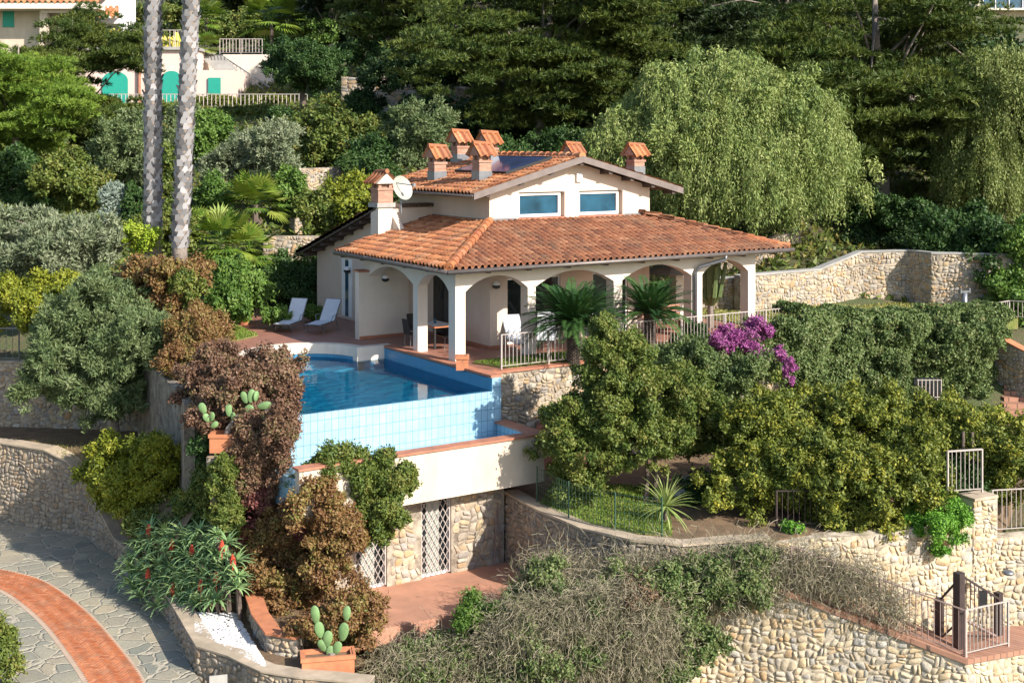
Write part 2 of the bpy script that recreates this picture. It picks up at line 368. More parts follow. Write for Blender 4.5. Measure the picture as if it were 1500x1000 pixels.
def TZ(r, d):
    u = r / max(d, 1)
    def loc(a, x):
        x = min(max(x, a[0]), a[-1]); i = 0
        while i < len(a) - 2 and x > a[i + 1]: i += 1
        return i, (x - a[i]) / (a[i + 1] - a[i])
    i, a = loc(UC, u); j, b = loc(DC, d)
    return (TT[j][i] * (1 - a) + TT[j][i + 1] * a) * (1 - b) + (TT[j + 1][i] * (1 - a) + TT[j + 1][i + 1] * a) * b
rg = random.Random(5)
us = [-.62 + .02 * i for i in range(64)]
ds = [12 + .9 * i for i in range(60)] + [66 + 2 * i for i in range(30)] + [126 + 9 * i for i in range(20)] + [300, 340, 400, 480, 600]
vs = []; fs = []
for d in ds:
    for u in us:
        r = u * (d + 6); p = W(r, d, TZ(r, d) + rg.uniform(-.05, .05) * (1 if d > 52 else .4)); vs.append(p)
nu = len(us)
for j in range(len(ds) - 1):
    for i in range(nu - 1): fs.append((j * nu + i, j * nu + i + 1, (j + 1) * nu + i + 1, (j + 1) * nu + i))
m_ = MB(); m_.add(vs, fs); m_.build('terrain', M['terrain'], kind='structure', smooth=True)
m_ = MB(); m_.add([(-900, -900, -13.5), (900, -900, -13.5), (900, 900, -13.5), (-900, 900, -13.5)], [(0, 1, 2, 3)]); m_.build('ground', M['terrain'], kind='structure')
def slab(name, pts, z, mat, th=.25, kind='structure'):
    m = MB(); m.prism([(p[0], p[1]) for p in pts], z - th, z); return m.build(name, mat, kind=kind)
# terrace round the house (pool cut out)
arc = [(-3.2 + 1.9 * math.cos(a), 4.2 + 1.9 * math.sin(a)) for a in [PI * i / 20 for i in range(21)]]
slab('terrace_floor', [(-.33, 4.2)] + arc + [(-7.2, 4.2), (-7.3, 4.3), (-6.5, 6.6), (-6.2, 7.8), (-6.4, 13.2), (-.33, 16.5)], 0, M['deck_tile'], .3)
slab('terrace_floor', [(-.1, -2.2), (13.4, -2.2), (13.4, 8.5), (11, 16.5), (-.327, 16.5), (-.327, 4.51), (-.1, 4.51)], 0, M['deck_tile'], .3)
slab('lawn', [(13.4, -2.3), (23.5, -3.4), (24, 8), (24, 18), (8, 21), (11, 16.5), (13.4, 8.5)], .03, M['lawn'], .4)
slab('lawn', [G(300, 468, 0), G(345, 478, 0), G(378, 492, 0), G(330, 503, 0), G(280, 500, 0)], .045, M['lawn'], .05)
slab('grass_bed', [(.35, -.45), (5.6, -.45), (5.6, -1.9), (.75, -1.9)], .05, M['lawn'], .06)
slab('basement_patio', [(-9.4, -3.9), (-.7, -3.9), (-.9, -6.4), (-4, -6.75), (-9.4, -6.5)], -5.05, M['patio'], .4)
LT = [G(740, 722, -3.1), G(790, 750, -3.1), G(850, 775, -3.1), G(925, 793, -3.1), G(1000, 800, -3.1), G(1065, 795, -3.1), G(1130, 792, -3.1), G(1210, 789, -3.1), G(1300, 782, -3.1), G(1440, 762, -3.1)]
slab('garden_terrace', [p + DV * .25 + RV * (.15 if i < 3 else 0) for i, p in enumerate(LT[:7])] + [W(8.0, 33.7), W(9.6, 33.9), W(12.3, 35.2)] + [W(14.5, 38, 0), W(22, 47, 0), Vector((22, -3.2, 0)), Vector((-.6, -2.3, 0)), Vector((-.7, -4, 0))], -3.12, M['soil'], 1.0)
slab('garden_lawn', [G(790, 742, -3.1), G(850, 765, -3.1), G(925, 781, -3.1), G(985, 784, -3.1), W(4.5, 38, 0), W(1.2, 38.6, 0)], -3.08, M['lawn'], .04)
slab('driveway', [W(-24, 26), W(-5.0, 26), W(-6.5, 29), G(280, 1000, -6), G(245, 930, -6), G(210, 880, -6), G(170, 835, -6), G(130, 803, -6), G(0, 770, -6), G(-150, 770, -6), W(-30, 42)], -5.6, M['flag'], .5)
slab('planting_bed', [G(170, 835, -6), G(210, 880, -6), G(245, 930, -6), G(283, 935, -5), G(333, 960, -5), G(383, 983, -5), G(440, 990, -5), W(-4.6, 32), W(-6.5, 36.5), W(-9.4, 38)], -5.04, M['soil'], .6)
slab('gravel_bed', [G(268, 905, -5), G(300, 895, -5), G(345, 900, -5), G(372, 935, -5), G(388, 975, -5), G(335, 957, -5), G(292, 928, -5)], -5.0, M['soil'], .05)
rg = random.Random(11); gb = MB()
for i in range(2600):
    px = rg.uniform(285, 388); lo = 897 + max(0, (px - 345)) * 1.7; hi = 925 + (px - 285) * .50
    if hi < lo: continue
    py = rg.uniform(lo, hi); p = G(px, py, -4.97); s_ = rg.uniform(.02, .042)
    gb.ball(p, s_ * rg.uniform(.8, 1.4), s_, s_ * .7, 5, 4, .3, rg)
gb.build('white_gravel', plain('gravel_white', (.58, .57, .56), .8, .2, 20), kind='stuff')
oz = MB(); OB = [[W(-26, 47, -3.0), W(-18, 46.5, -3.0), W(-14, 46.5, -3.0), W(-12, 45.5, -3.0), W(-10, 40, -3.0), W(-8.6, 36, -3.0)],
 [W(-26, 44.5, -3.1), W(-17.5, 43.8, -3.12), W(-14.8, 43, -3.15), W(-12.6, 41.6, -3.3), W(-11, 38.6, -3.6), W(-8.9, 35, -3.6)],
 [W(-26, 43.2, -3.15), G(0, 775, -6) + Vector((0, 0, 2.86)), G(65, 788, -6) + Vector((0, 0, 2.86)), W(-13.2, 41.7, -4.25), W(-11.7, 39.6, -5.0), W(-9.6, 35.8, -5.0)]]
oz.add([p for r_ in OB for p in r_], [(i * 6 + j, i * 6 + j + 1, i * 6 + j + 7, i * 6 + j + 6) for i in range(2) for j in range(5)]); oz.build('olive_terrace', M['soil'], kind='structure', smooth=True)
# herringbone brick band across the driveway
cen = [G(-60, 836, -5.6), G(0, 848, -5.6), G(40, 862, -5.6), G(90, 900, -5.6), G(130, 945, -5.6), G(168, 1000, -5.6), W(-8.9, 29.3), W(-8.0, 27)]
def spline(P, n):
    out = []
    for i in range(len(P) - 1):
        p0 = P[max(i - 1, 0)]; p1 = P[i]; p2 = P[i + 1]; p3 = P[min(i + 2, len(P) - 1)]
        for k in range(n):
            t = k / n
            out.append(.5 * ((2 * p1) + (p2 - p0) * t + (2 * p0 - 5 * p1 + 4 * p2 - p3) * t * t + (3 * p1 - p0 - 3 * p2 + p3) * t ** 3))
    return out + [P[-1]]
cs = spline([Vector((p.x, p.y, 0)) for p in cen], 24)
L = [0]
for a, b in zip(cs, cs[1:]): L.append(L[-1] + (b - a).length)
def bandpt(s, t, z):
    s = min(max(s, 0), L[-1] - 1e-4); i = np.searchsorted(L, s) - 1; i = max(i, 0)
    a, b = cs[i], cs[i + 1]; q = (s - L[i]) / (L[i + 1] - L[i]); p = a.lerp(b, q)
    d = (b - a).normalized(); n = Vector((-d.y, d.x, 0)); p = p + n * t; return (p.x, p.y, z)
hb = MB(); bl, bw_ = .27, .09; HWD = .62
mb2 = MB(); k = 0
while k * .1 < L[-1] - .1:
    mb2.add([bandpt(k * .1, -HWD - .04, -5.594), bandpt(k * .1 + .1, -HWD - .04, -5.594), bandpt(k * .1 + .1, HWD + .04, -5.594), bandpt(k * .1, HWD + .04, -5.594)], [(0, 1, 2, 3)]); k += 1
base = mb2.build('brick_path', plain('path_mortar', (.46, .34, .25), .9), kind='structure')
V = []; rn = []
rg = random.Random(2); g = .012
na = int(L[-1] / bw_) + 10
for i in range(-10, na):
    for j in range(-10, 12):
        for o in (0, 1):
            # herringbone cell in 45 degree frame
            if o == 0: a0, b0, a1, b1 = i * bw_, i * bw_ + j * 2 * bl, i * bw_ + bl, i * bw_ + j * 2 * bl + bw_
            else: a0, b0, a1, b1 = i * bw_ + bl, i * bw_ + j * 2 * bl - bl + bw_ , i * bw_ + bl + bw_, i * bw_ + j * 2 * bl + bw_
            pts = [(a0 + g / 2, b0 + g / 2), (a1 - g / 2, b0 + g / 2), (a1 - g / 2, b1 - g / 2), (a0 + g / 2, b1 - g / 2)]
            q = [((x + y) * .7071, (y - x) * .7071) for x, y in pts]
            cx_ = sum(p[0] for p in q) / 4; cy_ = sum(p[1] for p in q) / 4
            if abs(cy_) > HWD - .05 or cx_ < .2 or cx_ > L[-1] - .2: continue
            V += [bandpt(s, max(-HWD, min(HWD, t)), -5.586) for s, t in q]; rn.append(rg.random())
fq = np.arange(len(V)).reshape(-1, 4)
hbo = arrmesh('brick_pattern', np.array(V), fq, tilemat('herringbone', [(.46, .13, .05), (.60, .19, .07), (.52, .16, .06), (.64, .25, .12)]), base, np.array(rn))
# ============================================================ RETAINING WALLS
def stonework(P, nor, ztf, zbf, key, parent, off=0.0, skip=None, seed=1, size=.065):
    """individual rubble stones standing proud of the mortar face of a wall"""
    rr = random.Random(seed); Ls = [0]
    for a, b in zip(P, P[1:]): Ls.append(Ls[-1] + (b - a).length)
    def pt(s, z, o):
        s = min(max(s, 0), Ls[-1] - 1e-5); i = 0
        while i < len(P) - 2 and s > Ls[i + 1]: i += 1
        t = (s - Ls[i]) / (Ls[i + 1] - Ls[i]); p = P[i].lerp(P[i + 1], t); nn = nor[i].lerp(nor[i + 1], t).normalized(); q = p - nn * (o - off)
        return (q.x, q.y, z)
    def val(f, s):
        if not hasattr(f, '__len__'): return f
        i = 0
        while i < len(P) - 2 and s > Ls[i + 1]: i += 1
        t = min(1, (s - Ls[i]) / (Ls[i + 1] - Ls[i])); return f[i] * (1 - t) + f[i + 1] * t
    cells = []
    def split(s0, s1, z0, z1):
        w, h = s1 - s0, z1 - z0
        if w * h < size * rr.uniform(.5, 1.5) and w < .75 and h < .42: cells.append((s0, s1, z0, z1)); return
        q = rr.uniform(.36, .64)
        if w > h * rr.uniform(.9, 1.7): split(s0, s0 + w * q, z0, z1); split(s0 + w * q, s1, z0, z1)
        else: split(s0, s1, z0, z0 + h * q); split(s0, s1, z0 + h * q, z1)
    zmin = min(zbf) if hasattr(zbf, '__len__') else zbf; zmax = max(ztf) if hasattr(ztf, '__len__') else ztf
    s = 0.0; sk = 0
    while s < Ls[-1]:
        split(s, min(s + 1.9, Ls[-1]), zmin, zmax); s += 1.9
    p1, p2, p3 = rr.random() * 6, rr.random() * 6, rr.random() * 6
    def warp(s, z): return (s + .055 * math.sin(4.7 * z + 2 * math.sin(2.1 * s + p1)) + .03 * math.sin(11 * z + 5 * s + p2), min(z + .05 * math.sin(4.1 * s + 2 * math.sin(3.3 * z + p2)) + .028 * math.sin(10 * s + 4 * z + p3), val(ztf, min(max(s, 0), Ls[-1])) - .01))
    V = []; Fq = []; rn = []
    for (s0, s1, z0, z1) in cells:
        cs_, cz_ = (s0 + s1) / 2, (z0 + z1) / 2; top = val(ztf, cs_) - .015
        if z0 > top - .05 or z1 < val(zbf, cs_): continue
        z1 = min(z1, top); cz_ = (z0 + z1) / 2
        if skip and skip(cs_, cz_, s0, s1, z0, z1): continue
        g = rr.uniform(.003, .012); w, h = (s1 - s0) / 2 - g, (z1 - z0) / 2 - g
        if w < .03 or h < .03: continue
        wob = .035 * math.sin(cs_ * 2.3 + 1) ; pr = rr.uniform(.01, .04); n = 8; b = len(V); ph = rr.uniform(-.2, .2); outl = []
        for k in range(n):
            cx_, cy_ = ((1, -.62), (1, .62), (.66, 1), (-.66, 1), (-1, .62), (-1, -.62), (-.66, -1), (.66, -1))[k]
            outl.append((w * cx_ * rr.uniform(.84, 1.0), h * cy_ * rr.uniform(.82, 1.0)))
        tl = rr.uniform(-.02, .02); tz = rr.uniform(-.02, .02)
        for sc_, o in ((1.0, -.01), (.98, pr * .65), (.85, pr)):
            for (x, y) in outl: V.append(pt(*warp(cs_ + x * sc_, cz_ + y * sc_), o + (tl * x / w + tz * y / h) * (o > 0)))
        c_ = rr.random()
        for l in (0, 1):
            for k in range(n): Fq.append((b + l * n + k, b + l * n + (k + 1) % n, b + (l + 1) * n + (k + 1) % n, b + (l + 1) * n + k)); rn.append(c_)
        t0 = b + 2 * n
        for f in ((0, 1, 2, 3), (0, 3, 4, 7), (4, 5, 6, 7)): Fq.append(tuple(t0 + x for x in f)); rn.append(c_)
    if not Fq: return
    return arrmesh('stones', np.array(V), np.array(Fq), SM[key], parent, np.array(rn), smooth=False)
def wall(name, pts, zt, zb, th, mat, label, cap=None, capw=.08, capth=.07, cat='wall', group=None, bumpy=.03):
    n = len(pts); ev = lambda a, i: a[i] if hasattr(a, '__len__') else a
    P = [Vector((p[0], p[1], 0)) for p in pts]
    nor = []
    for i in range(n):
        d = (P[min(i + 1, n - 1)] - P[max(i - 1, 0)]).normalized(); nor.append(Vector((-d.y, d.x, 0)))
    e = empty(name, (P[0].x, P[0].y, ev(zb, 0)), label, cat, group)
    def strip(m, off0, off1, z0, z1, step=.5, jit=0):
        vs = []; ks = 0; rr = random.Random(n * 7 + int(th * 100))
        for i in range(n - 1):
            kk = max(1, int((P[i + 1] - P[i]).length / step))
            for k in range(kk + (1 if i == n - 2 else 0)):
                t = k / kk; p = P[i].lerp(P[i + 1], t); nn = nor[i].lerp(nor[i + 1], t).normalized()
                a = ev(z0, i) * (1 - t) + ev(z0, i + 1) * t; b = ev(z1, i) * (1 - t) + ev(z1, i + 1) * t
                j = rr.uniform(-jit, jit)
                for o, z in ((off0 + rr.uniform(-jit, jit) * .5, a), (off1, a), (off1, b + j), (off0 + rr.uniform(-jit, jit) * .5, b + j)):
                    q = p + nn * o; vs.append((q.x, q.y, z))
                ks += 1
        fs = [(0, 1, 2, 3), tuple(4 * (ks - 1) + x for x in (3, 2, 1, 0))]
        for k in range(ks - 1):
            b0 = 4 * k
            for q in range(4): fs.append((b0 + q, b0 + 4 + q, b0 + 4 + (q + 1) % 4, b0 + (q + 1) % 4))
        m.add(vs, fs)
    key = next((k for k in MM if M[k] is mat), None)
    m = MB(); strip(m, 0, th, zb, zt, .5, 0 if key else bumpy); so_ = m.build('stonework', MM[key] if key else mat, e)
    if key:
        far = ((P[0] + P[-1]) / 2 - Vector((CX, CY, 0))).length > 75
        stonework(P, nor, zt, [max(a, b) for a, b in zip([ev(zb, i) for i in range(n)], [ev(zt, i) - 4.6 for i in range(n)])], key, so_, seed=len(label), size=.3 if far else .046)
    if cap:
        z1 = [ev(zt, i) + capth for i in range(n)]; z0 = [ev(zt, i) + .012 for i in range(n)]
        m = MB(); strip(m, -capw, th + capw, z0, z1, .6, .008); m.build('coping', cap, e)
    return e
# left side pushes (+normal = left of direction of travel)
wall('retaining_wall', [(-.2, -2.2), (13.2, -2.35)], -.03, -3.4, .3, M['stone'], 'tall stone retaining wall under the white railing beside the pool', M['coping'], .06, .07)
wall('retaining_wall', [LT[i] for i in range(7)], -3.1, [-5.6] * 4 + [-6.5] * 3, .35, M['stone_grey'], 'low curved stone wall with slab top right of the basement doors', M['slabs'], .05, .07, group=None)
wall('retaining_wall', [W(5.9, 33.3), W(8.0, 33.35), W(9.6, 33.6), W(12.75, 34.9)], [-3.25, -3.1, -3.1, -2.9], -7, .4, M['stone_yellow'], 'sunlit pale yellow stone wall below the yellow green hedge', None, bumpy=.06)
wall('retaining_wall', [W(12.75, 34.9), W(14.0, 35.2), W(17.5, 36)], -3.6, -7, .4, M['stone_yellow'], 'pale stone wall behind the brown metal gate at the right edge', None)
wall('stone_pier', [W(12.2, 34.65), W(12.95, 35.0)], -2.55, -5, .5, M['stone_yellow'], 'short pale stone pier with flat slab top beside the small bar gate', M['slabs'], .05, .08)
RO = [(1040, 838, 32.4), (1100, 846, 32.2), (1160, 868, 32.0), (1290, 917, 31.7), (1415, 964, 31.2), (1500, 949, 32.0), (1580, 945, 32.6)]
RP = [at(*a) for a in RO]
wall('retaining_wall', [W(-1.5, 32.2)] + RP, [-5.6] + [p.z - .14 for p in RP], -13, .4, M['stone_yellow'], 'lowest sunlit yellow stone wall under the sloping walkway', None, bumpy=.01)
m = MB()
for a, b in zip(RP, RP[1:]):
    for o0, o1 in ((.0, 1.45),):
        pa = [a - DV * .06, b - DV * .06, b + DV * o1, a + DV * o1]
        vs = [(p.x, p.y, z + dz) for dz in (-.12, 0) for p, z in ((pa[0], a.z), (pa[1], b.z), (pa[2], b.z), (pa[3], a.z))]
        m.add(vs, [(3, 2, 1, 0), (4, 5, 6, 7), (0, 1, 5, 4), (1, 2, 6, 5), (2, 3, 7, 6), (3, 0, 4, 7)])
m.build('walkway', M['boards'], kind='structure')
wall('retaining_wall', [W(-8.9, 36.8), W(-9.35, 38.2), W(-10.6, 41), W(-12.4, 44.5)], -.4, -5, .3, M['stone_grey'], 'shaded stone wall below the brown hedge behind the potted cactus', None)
wall('retaining_wall', [W(-24, 45.6), W(-17.6, 45.9), W(-12.2, 45.2)], -.8, -4, .35, M['stone'], 'sunlit stone wall behind the round olive tree at the left', M['slabs'], .03, .05)
W1 = [W(-26, 43), G(0, 780, -6), G(65, 792, -6), G(100, 798, -6), G(128, 806, -6), G(168, 836, -6), G(208, 878, -6)]
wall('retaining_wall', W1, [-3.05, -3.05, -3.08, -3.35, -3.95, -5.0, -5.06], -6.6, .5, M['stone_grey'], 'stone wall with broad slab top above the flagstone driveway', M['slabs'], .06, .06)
W2 = [G(170, 838, -6), G(209, 880, -6), G(226, 903, -6), G(245, 930, -6), G(286, 938, -5), G(333, 962, -5), G(383, 985, -5), G(440, 994, -5), G(540, 1003, -5)]
W2[4] = W(-7.45, 31.0)
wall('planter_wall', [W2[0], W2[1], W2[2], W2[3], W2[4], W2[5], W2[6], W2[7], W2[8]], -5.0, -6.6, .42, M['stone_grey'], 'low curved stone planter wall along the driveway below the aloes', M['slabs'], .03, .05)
wall('planter_wall', [W(-6.75, 33.4), W(-6.3, 32.0), W(-5.75, 30.8), W(-5.0, 30.5)], -4.62, -5.4, .3, M['stone'], 'small stepped stone edge with orange top beside the white gravel', M['terracotta'], .06, .06)
wall('garden_wall', [G(1085, 455, .1), G(1200, 445, .1), G(1262, 441, .1), G(1330, 440, .1), W(17.6, 55), W(24, 54)], [1.45, 1.5, 2.15, 2.2, 2.2, 2.2], -.5, .4, M['stone'], 'pale stone garden wall with stepped grey cap behind the right lawn', M['concrete'], .03, .08)
wall('garden_wall', [W(7.0, 54), W(9.2, 53.5), G(1085, 455, .1)], [1.3, 1.3, 1.45], -.5, .4, M['stone'], 'pale stone wall seen through the right arches of the porch', M['concrete'], .03, .08)
wall('garden_wall', [W(9.6, 60.5), W(12.0, 61.5), W(14.0, 63.5)], [2.3, 2.35, 2.6], 1.0, .4, M['stone'], 'low rough stone terrace wall below the large weeping pepper tree', None, bumpy=.08)
wall('garden_wall', [at(432, 270, 64), at(470, 268, 65), at(515, 262, 66)], [at(0, 247, 64).z, at(0, 246, 65).z, at(0, 244, 66).z], 1.0, .5, M['stone'], 'sunny terrace wall of pale stone left of the villa chimney', None, bumpy=.1)
wall('garden_wall', [at(385, 360, 57), at(440, 358, 57), at(470, 358, 57)], [at(0, 346, 57).z] * 3, .2, .4, M['stone'], 'little stone wall behind the dark hedge left of the villa', None, bumpy=.1)
wall('garden_wall', [at(150, 165, 97), at(300, 165, 97), at(470, 165, 97)], [at(0, 159, 97).z] * 3, 6, .5, M['stone'], 'long stone terrace wall below the pink lower building', M['terracotta'], .05, .1)
wall('garden_wall', [at(500, 165, 88), at(590, 165, 87), at(690, 165, 86)], [at(0, 112, 88).z, at(0, 120, 87).z, at(0, 128, 86).z], 6, .5, M['stone'], 'shaded stone terrace wall behind the dark round oak', None, bumpy=.12)
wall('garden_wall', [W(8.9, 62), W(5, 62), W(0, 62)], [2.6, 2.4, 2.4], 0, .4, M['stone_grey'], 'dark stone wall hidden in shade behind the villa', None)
# ============================================================ SWIMMING POOL
M['pool_step'] = plain('pool_step', (.14, .48, .64), .4, .08, 3)
pe = empty('swimming_pool', (-3.7, .8, -1.9), 'blue tiled infinity pool with rounded entry steps and overflow wall beside the villa', 'pool')
PX0, PX1, PY0, PY1, WZ = -7.2, -.33, -2.65, 4.2, -.42
m = MB(); m.box(PX0 + .01, PX1 - .01, PY0 + .21, PY1 + 1.88, -2.3, -.74); m.build('pool_floor', M['pool_floor'], pe); m = MB()
m.box(PX0 - .25, PX0, PY0, PY1, -2.1, -.05); m.box(PX1, PX1 + .22, PY0, PY1, -2.1, -.06)
m.box(PX0, -5.1, PY1, PY1 + .25, -2.1, -.3); m.box(-1.305, PX1, PY1, PY1 + .25, -2.1, -.306)
inner = [(-3.2 + 1.9 * math.cos(a), 4.2 + 1.9 * math.sin(a)) for a in [PI * i / 20 for i in range(21)]]
outer = [(-3.2 + 2.1 * math.cos(a), 4.2 + 2.1 * math.sin(a)) for a in [PI * i / 20 for i in range(21)]]
for i in range(20): m.prism([inner[i], inner[i + 1], outer[i + 1], outer[i]], -2.1, -.3)
m.build('basin', M['pool_basin_shade'], pe)
m = MB()
for k in range(4):
    rr = 1.9 - .38 * k
    pts = [(-3.2 + 1.9 * math.cos(a), 4.2 + 1.9 * math.sin(a)) for a in [PI * i / 16 for i in range(17)]]
    y1 = 4.2 + 1.25 - .36 * k
    m.prism([(x, max(y, y1)) for x, y in pts if y > y1 - .3], -1.9, -.50 - .055 * k)
m.build('entry_step', M['pool_step'], pe)
m = MB(); m.box(PX0 - .25, PX1 + .3, PY0 - .02, PY0 + .2, -2.75, WZ - .02); m.box(PX1 + .012, PX1 + .32, PY0 - .03, PY0 + .25, -2.75, -.04)
m.build('overflow_wall', M['pool_tile'], pe)
m = MB(); m.add([(PX0, PY0 + .02, WZ), (PX1, PY0 + .02, WZ), (PX1, PY1, WZ)] + [(x, y, WZ) for x, y in inner] + [(PX0, PY1, WZ)], [tuple(range(25))])
m.build('water_surface', M['water'], pe)
m = MB(); cp = [(-3.2 + 2.2 * math.cos(a), 4.2 + 2.2 * math.sin(a)) for a in [PI * i / 20 for i in range(21)]]
ci = [(-3.2 + 1.86 * math.cos(a), 4.2 + 1.86 * math.sin(a)) for a in [PI * i / 20 for i in range(21)]]
for i in range(20): m.prism([ci[i], ci[i + 1], cp[i + 1], cp[i]], -.3, .035)
m.box(-1.3 - .05, PX1 + .28, PY1 - .025, PY1 + .3, -.45, .034); m.box(PX0 - .3, -5.05, PY1 - .02, PY1 + .3, -.3, .034)
m.build('pool_edge', M['white_plaster'], pe)
m = MB(); m.box(PX1 - .03, PX1 + .33, PY0 - .03, PY1 - .03, -.035, .036); m.build('coping', M['coping'], pe)
m = MB(); m.box(PX0 - .1, .12, -4.5, PY0 - .04, -2.6, -1.75); m.build('catch_tank', M['pool_tile'], pe)
TB = -1.32
m = MB(); m.box(PX0 - .2, .12, -4.76, -4.5, -2.7, TB - .06); m.box(-.16, .12, -4.5, -2.72, -2.7, TB - .06); m.box(PX0 - .2, .12, -4.6, -4.0, -2.7, -2.62); m.build('tank_wall', M['cream'], pe)
m = MB(); m.box(-.2, -.17, -4.49, -2.72, -1.76, TB - .07); m.box(PX0, -.2, -4.5, -4.47, -1.76, TB - .07); m.build('tank_lining', M['pool_tile'], pe)
m = MB(); m.box(PX0 - .25, .17, -4.82, -4.42, TB - .06, TB); m.box(-.25, .17, -4.42, -2.7, TB - .06, TB); m.build('tank_coping', M['coping'], pe)
# ============================================================ BASEMENT ROOM under the pool
be = empty('basement_room', (-4, -4, -5.05), 'stone basement front with two grilled glass doors under the pool tank', 'building')
d1 = (onY(520, 850, -4).x, onY(567, 850, -4).x); d2 = (onY(617, 850, -4).x, onY(661, 850, -4).x); DT = -2.85
m = MB()
for a, b in ((-6.5, d1[0]), (d1[1], d2[0]), (d2[1], -.75)): m.box(a, b, -4.0, -3.7, -5.4, -2.7)
for a, b in (d1, d2): m.box(a, b, -4.0, -3.7, DT, -2.7)
bw0 = m.build('wall', MM['stone'], be)
stonework([Vector((-6.5, -4, 0)), Vector((-.75, -4, 0))], [Vector((0, 1, 0))] * 2, -2.72, -5.1, 'stone', bw0, seed=5, skip=lambda s, z, s0, s1, z0, z1: any(s1 - 6.5 > a - .02 and s0 - 6.5 < b + .02 and z0 < DT + .02 for a, b in (d1, d2)))
for a, b in (d1, d2):
    m = MB(); m.box(a, b, -3.80, -3.76, -5.05, DT); dr = m.build('glass_door', M['glass_dark'], be)
    m = MB(); m.box(a + .25, b - .3, -3.83, -3.81, -4.95, DT - .1); m.build('curtain', M['curtain'], dr)
    m = MB(); w_ = .05
    for x in (a + .01, b - w_ - .01): m.box(x, x + w_, -3.90, -3.84, -5.04, DT - .005)
    m.box(a + w_ + .01, b - w_ - .01, -3.90, -3.84, DT - w_ - .005, DT - .005); m.box(a + w_ + .01, b - w_ - .01, -3.9, -3.84, -5.04, -4.96); m.build('door_frame', M['white'], dr)
    m = MB(); x0, x1, z0, z1 = a + .03, b - .03, -5.0, DT - .03; hgt = z1 - z0; st_ = .17; k = -int(hgt / st_ / 1.7) - 1
    for sg in (1, -1):
        for i in range(-14, 22):
            # diagonal bar x = c + sg*(z-z0)/1.75
            c0 = x0 + i * st_; za, zb_ = z0, z1
            xa, xb = c0, c0 + sg * hgt / 1.75
            if sg * (xb - xa) <= 0: continue
            lo, hi = x0, x1
            ta = 0.0; tb = 1.0; dx = xb - xa
            t0 = (lo - xa) / dx; t1 = (hi - xa) / dx
            if t0 > t1: t0, t1 = t1, t0
            ta = max(ta, t0); tb = min(tb, t1)
            if tb - ta < .02: continue
            m.bar((xa + dx * ta, -3.95 + .006 * sg, z0 + hgt * ta), (xa + dx * tb, -3.95 + .006 * sg, z0 + hgt * tb), .018)
    for x in (x0, x1): m.bar((x, -3.95, z0), (x, -3.95, z1), .035)
    m.build('lattice_grille', M['rail'], be)
m = MB(); m.tube([(-.95, -4.1, -5.0), (-1.0, -4.07, -3.3)], .02, 6); m.tube([(-1.15, -4.12, -5.0), (-1.05, -4.07, -3.5)], .018, 6)
m.build('pole', M['rail_brown'], label='thin pair of poles leaning in the shaded corner by the basement wall', cat='pole')
# ============================================================ VILLA
ve = empty('villa', (6, 5, 0), 'cream two level villa with arcaded porch and terracotta tiled roofs', 'house')
def arcseg(x0, x1, zs, zc, n=14):
    w2 = (x1 - x0) / 2; h = zc - zs; Rr = (w2 * w2 + h * h) / (2 * h); cx = (x0 + x1) / 2; cz = zc - Rr
    return [(x0 + (x1 - x0) * i / n, cz + math.sqrt(max(Rr * Rr - (x0 + (x1 - x0) * i / n - cx) ** 2, 0))) for i in range(n + 1)]
def arcade(m, bays, piers, y0, y1, ztop, axis, zs=2.2, zc=2.66):
    T = (lambda a, b, z: (a, b, z)) if axis == 'x' else (lambda a, b, z: (b, a, z))
    for a, b in piers:
        if axis == 'x': m.box(a, b, y0, y1, 0, ztop)
        else: m.box(y0, y1, a, b, 0, ztop)
    for a, b in bays:
        A = arcseg(a, b, zs, zc); n = len(A); vs = []; fs = []
        for y in (y0, y1):
            for x, z in A: vs.append(T(x, y, z))
            for x, z in A: vs.append(T(x, y, ztop))
        for i in range(n - 1):
            fs.append((i, i + 1, n + i + 1, n + i)); fs.append((2 * n + i + 1, 2 * n + i, 3 * n + i, 3 * n + i + 1)); fs.append((i + 1, i, 2 * n + i, 2 * n + i + 1))
        m.add(vs, fs)
m = MB()
fp = [(0, .37), (2.74, 3.05), (6.26, 6.62), (9.73, 10.23), (12.45, 12.8)]
arcade(m, [(fp[i][1], fp[i + 1][0]) for i in range(4)], fp, 0, .42, 2.92, 'x')
arcade(m, [(.42, 2.43), (2.75, 6.0)], [(2.43, 2.75)], 0, .37, 2.92, 'y')
m.box(0, 1.6, 6.0, 6.3, 0, 2.92); m.box(-.38, 0, 6.0, 6.3, 0, 2.35)
arcade(m, [(.42, 4.0)], [(4.0, 4.4)], 12.4, 12.77, 2.92, 'y')
m.build('arcade', M['white_plaster'], ve); m = MB(); m.box(10.0, 10.45, 4.0, 4.4, 0, 2.92); m.build('pillar', M['white_plaster'], ve)
m = MB(); m.box(-.42, .06, 5.92, 6.38, 2.362, 2.42); m.build('tile_cap', M['coping'], ve); m = MB(); m.box(-.36, 1.6, 5.985, 6.0, 0, .1); m.box(2.34, 3.06, 1.685, 1.7, 0, .1); m.box(2.335, 2.35, 1.7, 6, 0, .1); m.build('skirting', M['coping'], ve)
